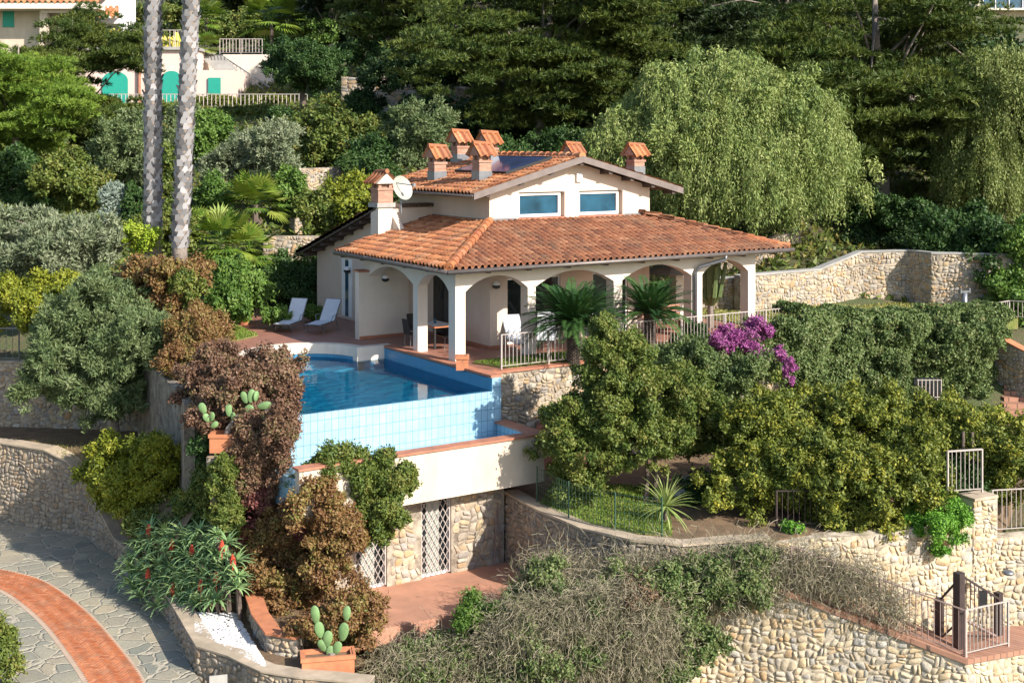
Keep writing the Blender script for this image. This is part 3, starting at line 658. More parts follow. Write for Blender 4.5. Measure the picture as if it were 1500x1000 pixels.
# ground floor walls
m = MB()
m.box(2.35, 3.05, 1.7, 2.2, 0, 3.3); m.box(2.35, 2.6, 2.2, 6.3, 0, 3.3)
gd = (3.05, onY(769, 450, 2.2).x)
wx = [(gd[0], gd[1]), (4.4, 5.6), (7.0, 8.6)]
xs = [2.6] + [v for ab in wx for v in ab] + [9.6]
for a, b in ((gd[1], 4.4), (5.6, 7.0), (8.6, 9.6)): m.box(a, b, 2.2, 2.5, 0, 3.3)
for a, b in wx: m.box(a, b, 2.2, 2.5, 2.25, 3.3)
m.box(9.35, 9.6, 2.5, 8, 0, 3.3)
m.box(1.6, 1.85, 6.3, 13.8, 0, 2.1); m.box(1.6, 2.35, 6.05, 6.3, 0, 3.2)
m.build('wall', M['plaster'], ve)
for i, (a, b) in enumerate(wx):
    m = MB(); m.box(a + .06, b - .06, 2.3, 2.33, .06, 2.2); g_ = m.build('glass_door', M['glass_dark'], ve)
    m = MB(); m.box(a + .002, a + .06, 2.26, 2.36, 0, 2.245); m.box(b - .06, b - .002, 2.26, 2.36, 0, 2.245); m.box(a + .06, b - .06, 2.26, 2.36, 2.19, 2.245); m.box(a + .06, b - .06, 2.26, 2.36, 0, .06); m.build('door_frame', M['white'], g_)
m = MB(); m.box(2.335, 2.349, 4.2, 5.5, .05, 2.3); g_ = m.build('glass_door', M['glass_dark'], ve)
m = MB(); m.box(1.58, 1.598, 10.55, 10.85, .1, 2.35); m.box(1.58, 1.598, 11.15, 11.45, .1, 2.35); m.build('shutter', M['white'], ve)
m = MB(); m.box(1.575, 1.597, 10.86, 11.14, .12, 2.3); m.build('window', M['glass'], ve)
# tiled roofs
def tiles(name, O, U, Vv, vlen, lo, hi, mat, parent, pitch=.24, row=.40, amp=.052, seed=1, ns=10):
    O, U, Vv = Vector(O), Vector(U).normalized(), Vector(Vv).normalized(); Nn = U.cross(Vv)
    if Nn.z < 0: Nn = -Nn
    rr = np.random.RandomState(seed); rows = int(vlen / row) + 1
    umin = min(lo(0), lo(vlen)); umax = max(hi(0), hi(vlen)); nc = int((umax - umin) / pitch) + 1
    us_ = umin + np.arange(nc * ns + 1) * pitch / ns
    ph_ = np.abs(((us_ - umin) / pitch + .5) % 1 - .5) * 2; prof = amp * np.where(ph_ < .6, 1.9 * np.sqrt(np.clip(1 - (ph_ / .6) ** 2, 0, 1)) - .3, -.3 - .45 * np.sin(PI * (ph_ - .6) / .8))
    crn = rr.rand(rows, nc); Vt = []; Fc = []; At = []; b = 0; colr = np.minimum(((us_[:-1] - umin) / pitch + .5).astype(int), nc - 1)
    off = rr.uniform(-.012, .012, (rows, nc + 1)); jz = rr.uniform(-.01, .01, (rows, nc + 1)); ci_ = np.minimum(((us_ - umin) / pitch + .5).astype(int), nc)
    prevtop = None
    for k in range(rows):
        v0, v1 = k * row, min((k + 1) * row, vlen)
        if v1 - v0 < .02: break
        segs = []
        for (vv, lift, o) in ((v0 - .05, .045, 1), (v1, .0, 0)):
            u_ = np.clip(us_, lo(max(vv, 0)), hi(max(vv, 0)))
            vvv = vv + off[k][ci_] * o
            P = np.outer(u_, np.array(U)) + np.outer(vvv, np.array(Vv)) + np.outer(prof + lift + jz[k][ci_], np.array(Nn)) + np.array(O)
            segs.append(P)
        lowlip = segs[0] - np.outer(np.full(len(us_), .035), np.array(Nn))
        Vt += [lowlip, segs[0], segs[1]]; n = len(us_); i = np.arange(n - 1)
        for q in (0, 1):
            Fc.append(np.stack([b + q * n + i, b + q * n + i + 1, b + (q + 1) * n + i + 1, b + (q + 1) * n + i], 1)); At.append(crn[k][colr])
        b += 3 * n
    V_ = np.concatenate(Vt); F_ = np.concatenate(Fc); A_ = np.concatenate(At)
    w1 = np.abs(V_[F_[:, 0]] - V_[F_[:, 1]]).sum(1) + np.abs(V_[F_[:, 2]] - V_[F_[:, 3]]).sum(1)
    kp = w1 > 1e-5
    return arrmesh(name, V_, F_[kp], mat, parent, A_[kp])
EV = 3.02; EX0, EX1, EY0 = -.6, 13.96, -.6; GX0, GX1, GY = 3.39, 10.58, 3.39; TZ_ = 4.12; SL = (TZ_ - EV) / 3.99; vl = math.hypot(3.99, TZ_ - EV); kx = 3.99 / vl
kR = (EX1 - GX1) / vl
fr = tiles('front_roof', (EX0, EY0, EV), (1, 0, 0), (0, 3.99, TZ_ - EV), vl, lambda v: kx * v, lambda v: (EX1 - EX0) - kR * v, M['tile_dim_lit'], ve, seed=2)
lr = tiles('side_roof', (EX0, EY0, EV), (0, 1, 0), (3.99, 0, TZ_ - EV), vl, lambda v: kx * v, lambda v: 8.0, M['tile_bright_lit'], ve, seed=3)
rr_ = tiles('side_roof', (EX1, EY0, EV), (0, 1, 0), (-(EX1 - GX1), 0, TZ_ - EV), vl, lambda v: kx * v, lambda v: 9.0, M['tile_dim_lit'], ve, seed=4)
def ridge(name, a, b, parent, mat, rad=.13, seg=.42):
    a, b = Vector(a), Vector(b); d = b - a; n = max(1, int(d.length / seg)); m = MB()
    for i in range(n):
        p, q = a + d * (i / n), a + d * ((i + 1) / n + .02); m.tube([p + Vector((0, 0, .02)), q - Vector((0, 0, .015))], [rad * 1.08, rad * .9], 10)
    me = m.build(name, mat, parent)
    at_ = me.data.attributes.new('rnd', 'FLOAT', 'FACE'); rr = random.Random(n)
    for i in range(n):
        x = rr.random()
        for f in range(12):
            if i * 12 + f < len(at_.data): at_.data[i * 12 + f].value = x
    return me
ridge('hip_ridge', (EX0, EY0, EV + .03), (GX0, GY, TZ_ + .05), ve, M['tile_bright_lit'], .15)
ridge('hip_ridge', (EX1, EY0, EV + .03), (GX1, GY, TZ_ + .05), ve, M['tile_bright_lit'], .14)
# soffit of the lower roof
m = MB(); dz = -.1
m.add([(EX0 + .05, EY0 + .05, EV + dz), (EX1 - .05, EY0 + .05, EV + dz), (GX1, GY, TZ_ + dz), (GX0, GY, TZ_ + dz), (EX0 + .05, 7.4, EV + dz), (GX0, 7.4, TZ_ + dz), (EX1 - .05, 8.4, EV + dz), (GX1, 8.4, TZ_ + dz)],
      [(0, 1, 2, 3), (4, 0, 3, 5), (1, 6, 7, 2)])
m.build('soffit', M['wood_dark'], ve)
m = MB(); m.box(.05, 9.5, .05, 2.3, 2.93, 2.96); m.box(9.5, 12.7, .05, 4.3, 2.93, 2.96); m.box(.05, 2.4, 2.3, 6.2, 2.93, 2.96); m.build('porch_ceiling', M['plaster'], ve)
m = MB()                                                                              # rafters
for i in range(9): x = .9 + i * 1.55; m.box(x, x + .12, -.5, 0, 2.8, 2.9)
for i in range(5): y = .9 + i * 1.55; m.box(-.5, 0, y, y + .12, 2.8, 2.9)
m.build('rafters', M['wood_dark'], ve)
m = MB(); m.tube([(EX0 - .1, EY0 - .1, EV - .09), (EX1 + .1, EY0 - .1, EV - .06)], .075, 10); m.build('gutter', M['gutter'], ve, smooth=True)
m = MB(); m.tube([(EX0 - .1, EY0 - .1, EV - .09), (EX0 - .1, 7.3, EV - .06)], .075, 10); m.build('gutter', M['gutter'], ve, smooth=True)
dp = onY(1018, 400, -.06)
m = MB(); m.tube([(dp.x + .9, EY0 - .08, EV - .12), (dp.x + .9, EY0 - .05, EV - .25), (dp.x + .1, -.2, 2.5), (dp.x, -.09, 2.3), (dp.x, -.08, .0)], .065, 10); m.build('downpipe', M['metal_grey'], ve, smooth=True)
# upper storey
w1, w2 = (4.62, 6.62), (7.27, 9.28); wz0, wz1 = 4.2, 5.13
AP = 7.0; gz = lambda x: 6.33 - .263 * abs(x - AP) - .12
m = MB(); y0, y1 = GY, GY + .25
def cell(xa, xb, za, zb): m.box(xa, xb, y0, y1, za, zb)
cell(GX0, w1[0], 3.9, wz1); cell(w1[1], w2[0], 3.9, wz1); cell(w2[1], GX1, 3.9, wz1); cell(w1[0], w1[1], 3.9, wz0); cell(w2[0], w2[1], 3.9, wz0)
m.ext([(GX0, y0, wz1), (GX1, y0, wz1), (GX1, y0, gz(GX1)), (AP, y0, gz(AP)), (GX0, y0, gz(GX0))], (0, .25, 0))
m.box(GX0, GX0 + .25, y1, 10.0, 3.9, gz(GX0) ); m.box(GX1 - .25, GX1, y1, 10.0, 3.9, gz(GX1))
m.box(1.7, GX0, 7.4, 7.65, 3.3, 4.55)
m.build('upper_wall', M['plaster'], ve)
m = MB(); m.box(GX0 - .02, w1[0] - .1, GY - .03, GY - .003, TZ_ - .1, TZ_ + .12); m.box(w2[1] + .1, GX1, GY - .03, GY - .003, TZ_ - .1, TZ_ + .12); m.box(GX0 - .03, GX0 - .003, GY, 7.4, TZ_ - .1, TZ_ + .1); m.build('flashing', M['metal_grey'], ve)
for a, b in (w1, w2):
    m = MB(); m.box(a + .1, b - .22, GY + .16, GY + .18, wz0 + .14, wz1 - .12); wd = m.build('window', M['glass'], ve)
    m = MB(); A, B, c0, c1 = a + .003, b - .12, wz0 + .04, wz1 - .04
    m.box(A, A + .1, GY + .1, GY + .2, c0, c1); m.box(B - .1, B, GY + .1, GY + .2, c0, c1); m.box(A + .1, B - .1, GY + .1, GY + .2, c0, c0 + .1); m.box(A + .1, B - .1, GY + .1, GY + .2, c1 - .08, c1); m.build('window_frame', M['white'], wd)
    m = MB(); m.box(a - .03, b + .03, GY - .06, GY + .24, wz0 - .04, wz0 + .02); m.build('window_sill', M['coping'], wd)
    m = MB(); m.box(a, b, GY + .24, GY + .3, wz0, wz1); m.build('window_reveal', M['plaster'], wd)
m = MB(); p = onY(847, 260, GY); m.box(p.x - .12, p.x + .12, GY - .1, GY - .002, p.z - .15, p.z + .15); m.build('alarm_box', M['white'], ve)
RX0, RX1, RY0, RY1 = 2.42, 11.66, 2.8, 10.25; RZA, RZE = 6.36, 5.15
v2 = math.hypot(AP - RX0, RZA - RZE)
tiles('upper_roof', (RX0, RY0, RZE), (0, 1, 0), (AP - RX0, 0, RZA - RZE), v2, lambda v: 0, lambda v: RY1 - RY0, M['tile_bright_lit'], ve, seed=8)
tiles('upper_roof', (RX1, RY0, RZE), (0, 1, 0), (AP - RX1, 0, RZA - RZE), v2, lambda v: 0, lambda v: RY1 - RY0, M['tile_bright_lit'], ve, seed=9)
ridge('roof_ridge', (AP, RY0, RZA + .04), (AP, RY1, RZA + .04), ve, M['tile_bright_lit'], .14)
m = MB(); t_ = .2
for xe, sgn in ((RX0 - .05, 1), (RX1 + .05, -1)):
    m.ext([(xe, RY0 - .05, RZE - .2), (AP, RY0 - .05, RZA - .17), (AP, RY0 - .05, RZA + .06), (xe, RY0 - .05, RZE + .03)], (0, .06, 0))
m.build('bargeboard', M['fascia'], ve)
m = MB(); m.add([(RX0, RY0, RZE - .1), (AP, RY0, RZA - .1), (AP, RY1, RZA - .1), (RX0, RY1, RZE - .1), (RX1, RY0, RZE - .1), (RX1, RY1, RZE - .1)], [(0, 3, 2, 1), (1, 2, 5, 4)])
for x in (3.0, 4.4, 5.7, AP, 8.3, 9.3, 10.3, 11.3):
    z = RZA - .263 * abs(x - AP) - .2; m.box(x - .08, x + .08, RY0 + .03, GY, z - .08, z + .07)
m.build('eaves', M['wood_dark'], ve)
m = MB(); m.tube([(RX0 - .06, RY0, RZE - .08), (RX0 - .06, RY1, RZE - .08)], .06, 8); m.build('gutter', M['gutter'], ve, smooth=True)
# rear wing roof, sloping down to the back
tiles('rear_roof', (GX0, 14.5, 2.36), (-1, 0, 0), (0, -7.2, 2.22), 7.53, lambda v: 0, lambda v: 2.4, M['tile_bright_lit'], ve, seed=12)
m = MB(); m.ext([(1.0, 7.4, 4.45), (1.0, 14.5, 2.24), (1.0, 14.5, 2.38), (1.0, 7.4, 4.59)], (.06, 0, 0)); m.add([(1.05, 7.4, 4.42), (1.05, 14.5, 2.21), (3.4, 14.5, 2.21), (3.4, 7.4, 4.42)], [(0, 1, 2, 3)])
for i in range(8): y = 7.9 + i * .85; z = 4.45 - .3117 * (y - 7.4); m.box(1.06, 1.7, y, y + .14, z - .17, z - .04)
m.build('eaves', M['wood_dark'], ve)
m = MB(); m.ext([(1.6, 6.3, 2.1), (1.6, 6.3, 3.4), (1.6, 7.42, 4.38), (1.6, 13.8, 2.4), (1.6, 13.8, 2.1)], (.22, 0, 0)); m.build('wall', M['plaster'], ve)
m = MB(); m.box(1.6, GX0, 7.33, 7.7, 4.5, 4.64); m.build('bargeboard', M['wood_dark'], ve)
# solar panel on the left slope
un = Vector((0, 1, 0)); vn = Vector((AP - RX0, 0, RZA - RZE)).normalized(); nn = Vector((-(RZA - RZE), 0, AP - RX0)).normalized(); pl0 = (RX0, 0, RZE + .05)
q = [onplane(x, y, nn, Vector(pl0) + nn * .12) for x, y in ((657, 254), (748, 246), (770, 233), (706, 233))]
cc_ = (q[0] + q[1] + q[2] + q[3]) / 4; yl = (q[0].y + q[3].y) / 2 - (q[1].y + q[2].y) / 2; vlh = 2.6
m = MB(); m.obox((5.45, 5.75, RZE + .263 * (5.45 - RX0) + .13), vn * 1.0, un * 1.75, nn * .04); sp_ = m.build('solar_panel', M['solar'], ve)
m = MB()
for k in (-1, 1): m.obox(Vector((5.45, 5.75 + k * 1.78, RZE + .263 * (5.45 - RX0) + .13)), vn * 1.04, un * .03, nn * .055); m.obox(Vector((5.45, 5.75, RZE + .263 * (5.45 - RX0) + .13)) + vn * k * 1.03, vn * .03, un * 1.78, nn * .055)
m.build('panel_frame', M['black'], sp_)
# chimneys
def chimney(c, z0, h, w_=.5, brick=True, turn=0, capw=.32, plaster=0):
    x, y = c; zt = z0 + h; lead = .38
    m = MB(); m.box(x - w_ / 2, x + w_ / 2, y - w_ / 2, y + w_ / 2, z0 + plaster, zt); ch = m.build('chimney', M['brick'], ve)
    if plaster:
        m = MB(); m.box(x - w_ / 2, x + w_ / 2, y - w_ / 2, y + w_ / 2, z0, z0 + plaster - .14); m.build('chimney_base', M['white_plaster'], ch)
        m = MB(); m.box(x - w_ * .62, x + w_ * .62, y - w_ * .62, y + w_ * .62, z0 + plaster - .14, z0 + plaster + .02); m.build('ledge', M['concrete'], ch)
    else:
        m = MB(); a = w_ / 2 + .02; m.box(x - a, x + a, y - a, y + a, z0 - .1, z0 + lead); m.build('flashing', M['metal_grey'], ch)
    m = MB(); a = w_ / 2 + .04; m.box(x - a, x + a, y - a, y + a, zt - .08, zt + .0)
    for sx in (-1, 1):
        for sy in (-1, 1): m.box(x + sx * w_ * .36 - .06, x + sx * w_ * .36 + .06, y + sy * w_ * .36 - .06, y + sy * w_ * .36 + .06, zt, zt + .16)
    m.box(x - w_ * .3, x + w_ * .3, y - w_ * .3, y + w_ * .3, zt, zt + .15)
    m.build('collar', M['brick'], ch)
    zc = zt + .16; cw = w_ / 2 + .14; ap = zc + .42
    for sg in (1, -1):                  # two little tiled slopes, ridge along x
        if turn == 0:
            O_ = (x - cw, y - sg * cw, zc); U_ = (1, 0, 0); V_ = (0, sg * cw, .42)
        else:
            O_ = (x - sg * cw, y - cw, zc); U_ = (0, 1, 0); V_ = (sg * cw, 0, .42)
        tiles('cap', O_, U_, V_, math.hypot(cw, .42), lambda v: 0, lambda v: 2 * cw, M['tile_bright_lit'], ch, pitch=2 * cw / 3, row=.6, amp=.04, seed=int(x * 7 + sg), ns=10)
    if turn == 0: ridge('cap_ridge', (x - cw, y, ap + .02), (x + cw, y, ap + .02), ch, M['tile_bright_lit'], .08, .8)
    else: ridge('cap_ridge', (x, y - cw, ap + .02), (x, y + cw, ap + .02), ch, M['tile_bright_lit'], .08, .8)
    g_ = MB()
    if turn == 0: g_.ext([(x - cw + .06, y - cw + .06, zc), (x - cw + .06, y + cw - .06, zc), (x - cw + .06, y, ap - .05)], (2 * cw - .12, 0, 0))
    else: g_.ext([(x - cw + .06, y - cw + .06, zc), (x + cw - .06, y - cw + .06, zc), (x, y - cw + .06, ap - .05)], (0, 2 * cw - .12, 0))
    g_.build('cap_gable', M['white_plaster'] if plaster else M['brick'], ch)
    return ch
def zleft(p): return p
lp = lambda px, py: onplane(px, py, nn, (RX0, 0, RZE + .03))
for (px, py, top) in ((645, 264, 212), (711, 264, 208), (678, 238, 190), (721, 238, 192)):
    p = lp(px, py); d = (p - O3).dot(DV); h = (py - top) / F * d - .6
    chimney((p.x, p.y + .25), p.z - .05, h)
p = at(839, 240, 56); chimney((p.x, p.y), 5.8, at(839, 210, 56).z - 5.8 - .6)
p = at(931, 250, 51.5); chimney((p.x, p.y), p.z - .2, (250 - 211) / F * 51.5 - .42)
p = onplane(563, 343, (-SL, 0, 1), (EX0, 0, EV)); d = (p - O3).dot(DV); chimney((p.x, p.y + .2), p.z - .1, (343 - 252) / F * d - .48, w_=.6, turn=1, plaster=(343 - 302) / F * d + .2)
# satellite dish
p = at(590, 275, 45.2)
m = MB(); dn = (Vector((.25, -.9, .35))).normalized(); u_ = dn.orthogonal().normalized(); v_ = dn.cross(u_); nr = 6; nn_ = 24; vs = [p - dn * .1]; fs = []
for j in range(1, nr + 1):
    r_ = .44 * j / nr
    for i in range(nn_): a = 2 * PI * i / nn_; vs.append(p - dn * (.1 - .1 * (j / nr) ** 2) + (u_ * math.cos(a) + v_ * math.sin(a)) * r_)
for i in range(nn_): fs.append((0, 1 + i, 1 + (i + 1) % nn_))
for j in range(nr - 1):
    for i in range(nn_): a = 1 + j * nn_ + i; b = 1 + j * nn_ + (i + 1) % nn_; fs.append((a, a + nn_, b + nn_, b))
m.add(vs, fs); sat = m.build('satellite_dish', plain('dish_paint', (.36, .35, .30), .5), smooth=True, label='round grey satellite dish mounted beside the left chimney of the villa', cat='satellite dish')
m = MB(); m.tube([p - v_ * .3 - dn * .1, p + dn * .55 + Vector((0, 0, -.1))], .02, 6); m.obox(p + dn * .58 + Vector((0, 0, -.1)), (.04, 0, 0), (0, .06, 0), (0, 0, .06)); m.build('receiver_arm', M['metal_grey'], sat)
bx = (1.75, 6.95, 4.2); m = MB(); m.tube([p - dn * .1, p - dn * .1 + Vector((.1, .25, -.1)), (p.x + .1, p.y + .3, p.z - .9)], .03, 6); m.build('bracket', M['metal_grey'], sat)
# lamps, porch lights
def wall_lamp(p, out):
    p = Vector(p); out = Vector(out); e = empty('wall_lamp', p, 'round black and white wall lamp %s' % LLAB.pop(0), 'lamp', 'round wall lamps of the porch')
    m = MB(); m.obox(p + out * .03, (.05, 0, 0) if out.y else (.03, 0, 0), (0, .03, 0) if out.y else (0, .05, 0), (0, 0, .07)); m.build('mount', M['black'], e)
    m = MB(); m.ball(p + out * .14 + Vector((0, 0, .02)), .12, .12, .12); m.build('globe', M['white'], e, smooth=True)
    m = MB(); m.ball(p + out * .14 + Vector((0, 0, -.04)), .135, .135, .09); m.build('shade', M['black'], e, smooth=True)
LLAB = ['on the wing wall facing the pool', 'on the outer wall above the sun loungers', 'on the narrow wall beside the glass door']
p = onY(562, 407, 6.0); wall_lamp(p, (0, -1, 0)); p = onX(513, 395, 1.6); wall_lamp(p, (-1, 0, 0)); p = onY(724, 417, 1.7); wall_lamp(p, (0, -1, 0))
# ============================================================ RAILINGS
def railing(name, pts, h, label, mat='rail', spacing=.14, post=1.9, cat='railing', group=None, bar=.016, low=.1, hs=None, topw=.035):
    pts = [Vector(p) for p in pts]; e = empty(name, pts[0], label, cat, group)
    m = MB()
    for a, b in zip(pts, pts[1:]):
        up = Vector((0, 0, h)); m.bar(a + up, b + up, topw, topw * .8)
    m.build('top_rail', M[mat], e); m = MB()
    for a, b in zip(pts, pts[1:]): m.bar(a + Vector((0, 0, low)), b + Vector((0, 0, low)), topw * .8, .02)
    m.build('bottom_rail', M[mat], e); m = MB()
    for a, b in zip(pts, pts[1:]):
        n = max(1, int((b - a).length / spacing))
        for i in range(1, n): p = a.lerp(b, i / n); m.bar(p + Vector((0, 0, low)), p + Vector((0, 0, h - .01)), bar)
    m.build('bars', M[mat], e)
    for a, b in zip(pts, pts[1:]):
        n = max(1, round((b - a).length / post))
        for i in range(n + (1 if b is pts[-1] else 0)):
            p = a.lerp(b, i / n); q = MB(); q.bar(p, p + Vector((0, 0, h + .012)), .045); q.build('post', M[mat], e)
    return e
railing('railing', [(.42, -2.03, .05), (5.6, -2.08, .05), (13.1, -2.2, .05)], 1.05, 'long pale metal railing along the terrace edge in front of the porch', 'rail')
railing('railing', [W(18.6, 50.6, 0), W(19.5, 51.4, 0), W(20.2, 51, 0)], .7, 'short curved grey railing near the round metal pipe', 'rail')
railing('fence', [W(-24, 45.8, -.75), W(-17.3, 46.0, -.75)], 1.15, 'grey metal fence on the stone wall at the left edge', 'metal_grey', spacing=.22, topw=.05)
railing('walkway_railing', [p + DV * .08 for p in RP[2:5]], 1.12, 'thin brown railing on the outer edge of the sloping walkway', 'rail_brown', post=2.2)
railing('walkway_railing', [RP[4] + DV * .09 + RV * .03, RP[5] + DV * .1 - RV * .35], 1.12, 'pale railing in front of the brown metal gate', 'rail', post=1.4)
railing('garden_railing', [W(6.9, 34.2, -3.1), W(8.7, 34.3, -3.1)], .95, 'short dark railing under the yellow green hedge', 'gate_brown')
railing('garden_railing', [W(12.9, 35.2, -3.55), W(18, 36.2, -3.55)], 1.15, 'pale railing on the landing at the right edge beyond the stone pier', 'rail')
railing('bar_gate', [W(11.55, 34.75, -2.4), W(12.55, 35.0, -2.4)], 1.15, 'small pale bar gate standing above the short stone pier', 'rail', post=1.0, spacing=.12, topw=.05)
railing('terrace_railing', [at(160, 158, 96.8), at(310, 158, 96.8), at(450, 158, 96.8)], 1.0, 'long white railing in front of the pink building', 'rail', post=3, spacing=.3, bar=.05, topw=.07)
railing('terrace_railing', [at(190, 71, 101), at(290, 71, 101)], 1.4, 'railing on the roof terrace beside the yellow cacti', 'rail', post=2, spacing=.3, bar=.04, topw=.06)
railing('terrace_railing', [at(322, 79, 102), at(384, 79, 102)], 1.15, 'green grey railing above the outside stairs', 'rail', post=1.5, spacing=.25, bar=.04, topw=.06)
# thin green wire fence on the curved wall
e = empty('wire_fence', LT[1], 'thin green wire fence along the inside of the curved wall', 'fence')
wp = [LT[1] + Vector((.4, .7, 0)), LT[2] + Vector((.2, .8, 0)), LT[3] + Vector((.1, .8, 0)), LT[4] + Vector((0, .8, 0))]
gm = plain('wire_green', (.03, .08, .05), .5)
for p in wp: q = MB(); q.tube([(p.x, p.y, -3.08), (p.x, p.y, -2.05)], .025, 6); q.build('post', gm, e)
q = MB()
for a, b in zip(wp, wp[1:]):
    for k in range(7): z = -3.0 + k * .15; q.bar((a.x, a.y, z), (b.x, b.y, z), .008)
    n = int((b - a).length / .12)
    for k in range(n): p = a.lerp(b, k / n); q.bar((p.x, p.y, -3.05), (p.x, p.y, -2.08), .007)
q.build('wire_mesh', gm, e)
# brown metal gate
gp = [at(1381, 940, 32.25), at(1410, 956, 31.6), at(1468, 940, 32.6)]
e = empty('gate', gp[1], 'dark brown metal gate with tall post and diagonal braces on the walkway', 'gate')
for (p, px, py, dd, w_) in ((gp[0], 1381, 881, 32.25, .16), (gp[1], 1409, 843, 31.6, .2), (gp[2], 1465, 872, 32.6, .16)):
    zt = at(px, py, dd).z; m = MB(); m.bar(p + DV * .25, Vector((p.x, p.y, zt)) + DV * .25, w_); m.build('post', M['gate_brown'], e)
m = MB(); A = at(1412, 846, 31.8) + DV * .15; B = at(1467, 880, 32.6) + DV * .15; m.bar(A, B, .05)
A2 = at(1412, 908, 31.8) + DV * .15; B2 = at(1465, 936, 32.6) + DV * .15; m.bar(A2, B2, .06); C2 = at(1383, 936, 32.25) + DV * .15; m.bar(A2, C2, .04); m.bar(A, at(1381, 880, 32.2) + DV * .15, .05); m.build('brace', M['gate_brown'], e)
m = MB()
for i in range(1, 9):
    p = A.lerp(B, i / 9); lo = at(1412, 955, 31.8).lerp(at(1467, 942, 32.6), i / 9) + DV * .15; m.bar(p, lo, .02)
m.build('bars', M['gate_brown'], e)
m = MB(); p = A.lerp(B, .55) - Vector((0, 0, .25)); m.obox(p, RV * .1, DV * .03, (0, 0, .2)); m.build('lock_box', M['black'], e)
m = MB(); m.tube([A2.lerp(B2, .1), A2.lerp(B2, .95)], .04, 8); m.build('closer_arm', M['rail_brown'], e)
p = at(1474, 836, 33.9); e = empty('wall_light', p, 'small dark wall light on the yellow stone right of the gate', 'lamp')
m = MB(); m.obox(p - DV * .02, RV * .05, DV * .1, (0, 0, .05)); m.build('mount', M['black'], e); m = MB(); m.ball(p - DV * .12, .16, .16, .07); m.build('shade', M['metal_grey'], e, smooth=True)
# barred window in the ivy wall
p = at(1361, 573, 47.6)
e = empty('garden_store', W(16, 49.5, -3.4), 'ivy covered stone store below the right lawn with a barred window', 'building')
m = MB(); m.prism([Vector((13.2, -2.35, 0)), Vector((22.6, -3.1, 0)), Vector((22.8, -1.2, 0)), Vector((13.2, -.8, 0))], -3.5, -.42); so_ = m.build('wall', MM['stone'], e); stonework([Vector((13.2, -2.35, 0)), Vector((22.6, -3.1, 0))], [Vector((.08, 1, 0)).normalized()] * 2, -.5, -3.5, 'stone', so_, seed=7)
m = MB(); c = p + DV * .25; m.obox(c, RV * .5, DV * .06, (0, 0, .45)); wd = m.build('window', M['glass_dark'], e)
m = MB()
for i in range(7): q = p - DV * .05 + RV * (-.42 + .14 * i); m.bar(q - Vector((0, 0, .48)), q + Vector((0, 0, .45)), .03)
for z in (-.2, .42): m.bar(p - DV * .05 - RV * .45 + Vector((0, 0, z)), p - DV * .05 + RV * .45 + Vector((0, 0, z)), .03)
m.build('window_grille', M['rail'], e)
# arched opening below the terrace
e = empty('garden_arch', (2.6, -2.4, -3.1), 'dusty red plastered arch below the terrace railing half hidden by the hedge trees', 'arch')
ax0, ax1 = onY(783, 640, -2.36).x, onY(875, 640, -2.36).x + .4
A_ = [(ax0 + (ax1 - ax0) * i / 16, -1.9 + .75 * math.sin(PI * i / 16) ** .8) for i in range(17)]
m = MB(); m.ext([(ax0, -2.36, -3.12), (ax1, -2.36, -3.12)] + [(x, -2.36, z) for x, z in reversed(A_)], (0, .07, 0)); m.build('plaster_niche', plain('red_plaster', (.30, .12, .085), .9, .15, 2, stain=(.2, .09, .07)), e)
m = MB()
for i in range(16): a, b = A_[i], A_[i + 1]; m.bar((a[0], -2.42, a[1]), (b[0], -2.42, b[1]), .14, .12)
m.build('arch_rim', M['coping'], e)
# steps at the right
m = MB()
for i in range(13):
    c = W(18.9 + .16 * i, 46.6 + .42 * i, -3.4 + .15 * i); m.obox(c, RV * 1.5, DV * .24, (0, 0, .13))
m.build('stairs', M['boards'], label='brown garden stairs climbing at the right edge beside the ivy wall', cat='stairs')
wall('garden_wall', [W(18.15, 50.2), W(18.9, 48.8), W(20.5, 47)], [-.35, -.8, -1.6], -3.4, .35, M['stone'], 'curved stone wall with orange coping at the right edge by the stairs', M['terracotta'], .05, .06)
# vent pipe, planter
p = at(1413, 457, 51); m = MB(); m.tube([p - Vector((0, 0, .3)), p + Vector((0, 0, .75))], .11, 12); e = empty('vent_pipe', p, 'grey round metal pipe standing on the right lawn', 'pipe'); m.build('pipe', M['metal_grey'], e, smooth=True)
m = MB(); m.box(p.x - .28, p.x + .28, p.y - .04, p.y + .04, p.z + .76, p.z + .83); m.box(p.x - .3, p.x - .22, p.y - .05, p.y + .05, p.z + .74, p.z + .92); m.box(p.x + .22, p.x + .3, p.y - .05, p.y + .05, p.z + .74, p.z + .92); m.build('cap', M['metal_grey'], e)
def planter(p, ax, ay, h, label, mat='terracotta', name='planter'):
    p = Vector(p); e = empty(name, p, label, 'planter'); m = MB(); t = .04
    ax, ay = Vector(ax), Vector(ay); ux, uy = ax.normalized(), ay.normalized(); Z = Vector((0, 0, h / 2))
    for s in (-1, 1):
        m.obox(p + Z + ax * s - ux * s * t, ux * t, ay, Z); m.obox(p + Z + ay * s - uy * s * t, ax - ux * 2 * t, uy * t, Z)
    m.obox(p + Vector((0, 0, .04)), ax * .9, ay * .9, (0, 0, .04)); m.build('box', M[mat], e)
    m = MB()
    for s in (-1, 1):
        m.obox(p + Z * 2 - Vector((0, 0, .03)) + ax * s, ux * .03, ay + uy * .03, (0, 0, .045)); m.obox(p + Z * 2 - Vector((0, 0, .03)) + ay * s, ax - ux * .03, uy * .03, (0, 0, .045))
    m.build('rim', M[mat], e); m = MB(); m.obox(p + Z * 2 - Vector((0, 0, .09)), ax * .9, ay * .9, (0, 0, .02)); m.build('soil', M['soil'], e)
    return e
planter(at(1363, 463, 49.5), RV * .38, DV * .3, .4, 'square terracotta planter on the lawn above the ivy hedge')
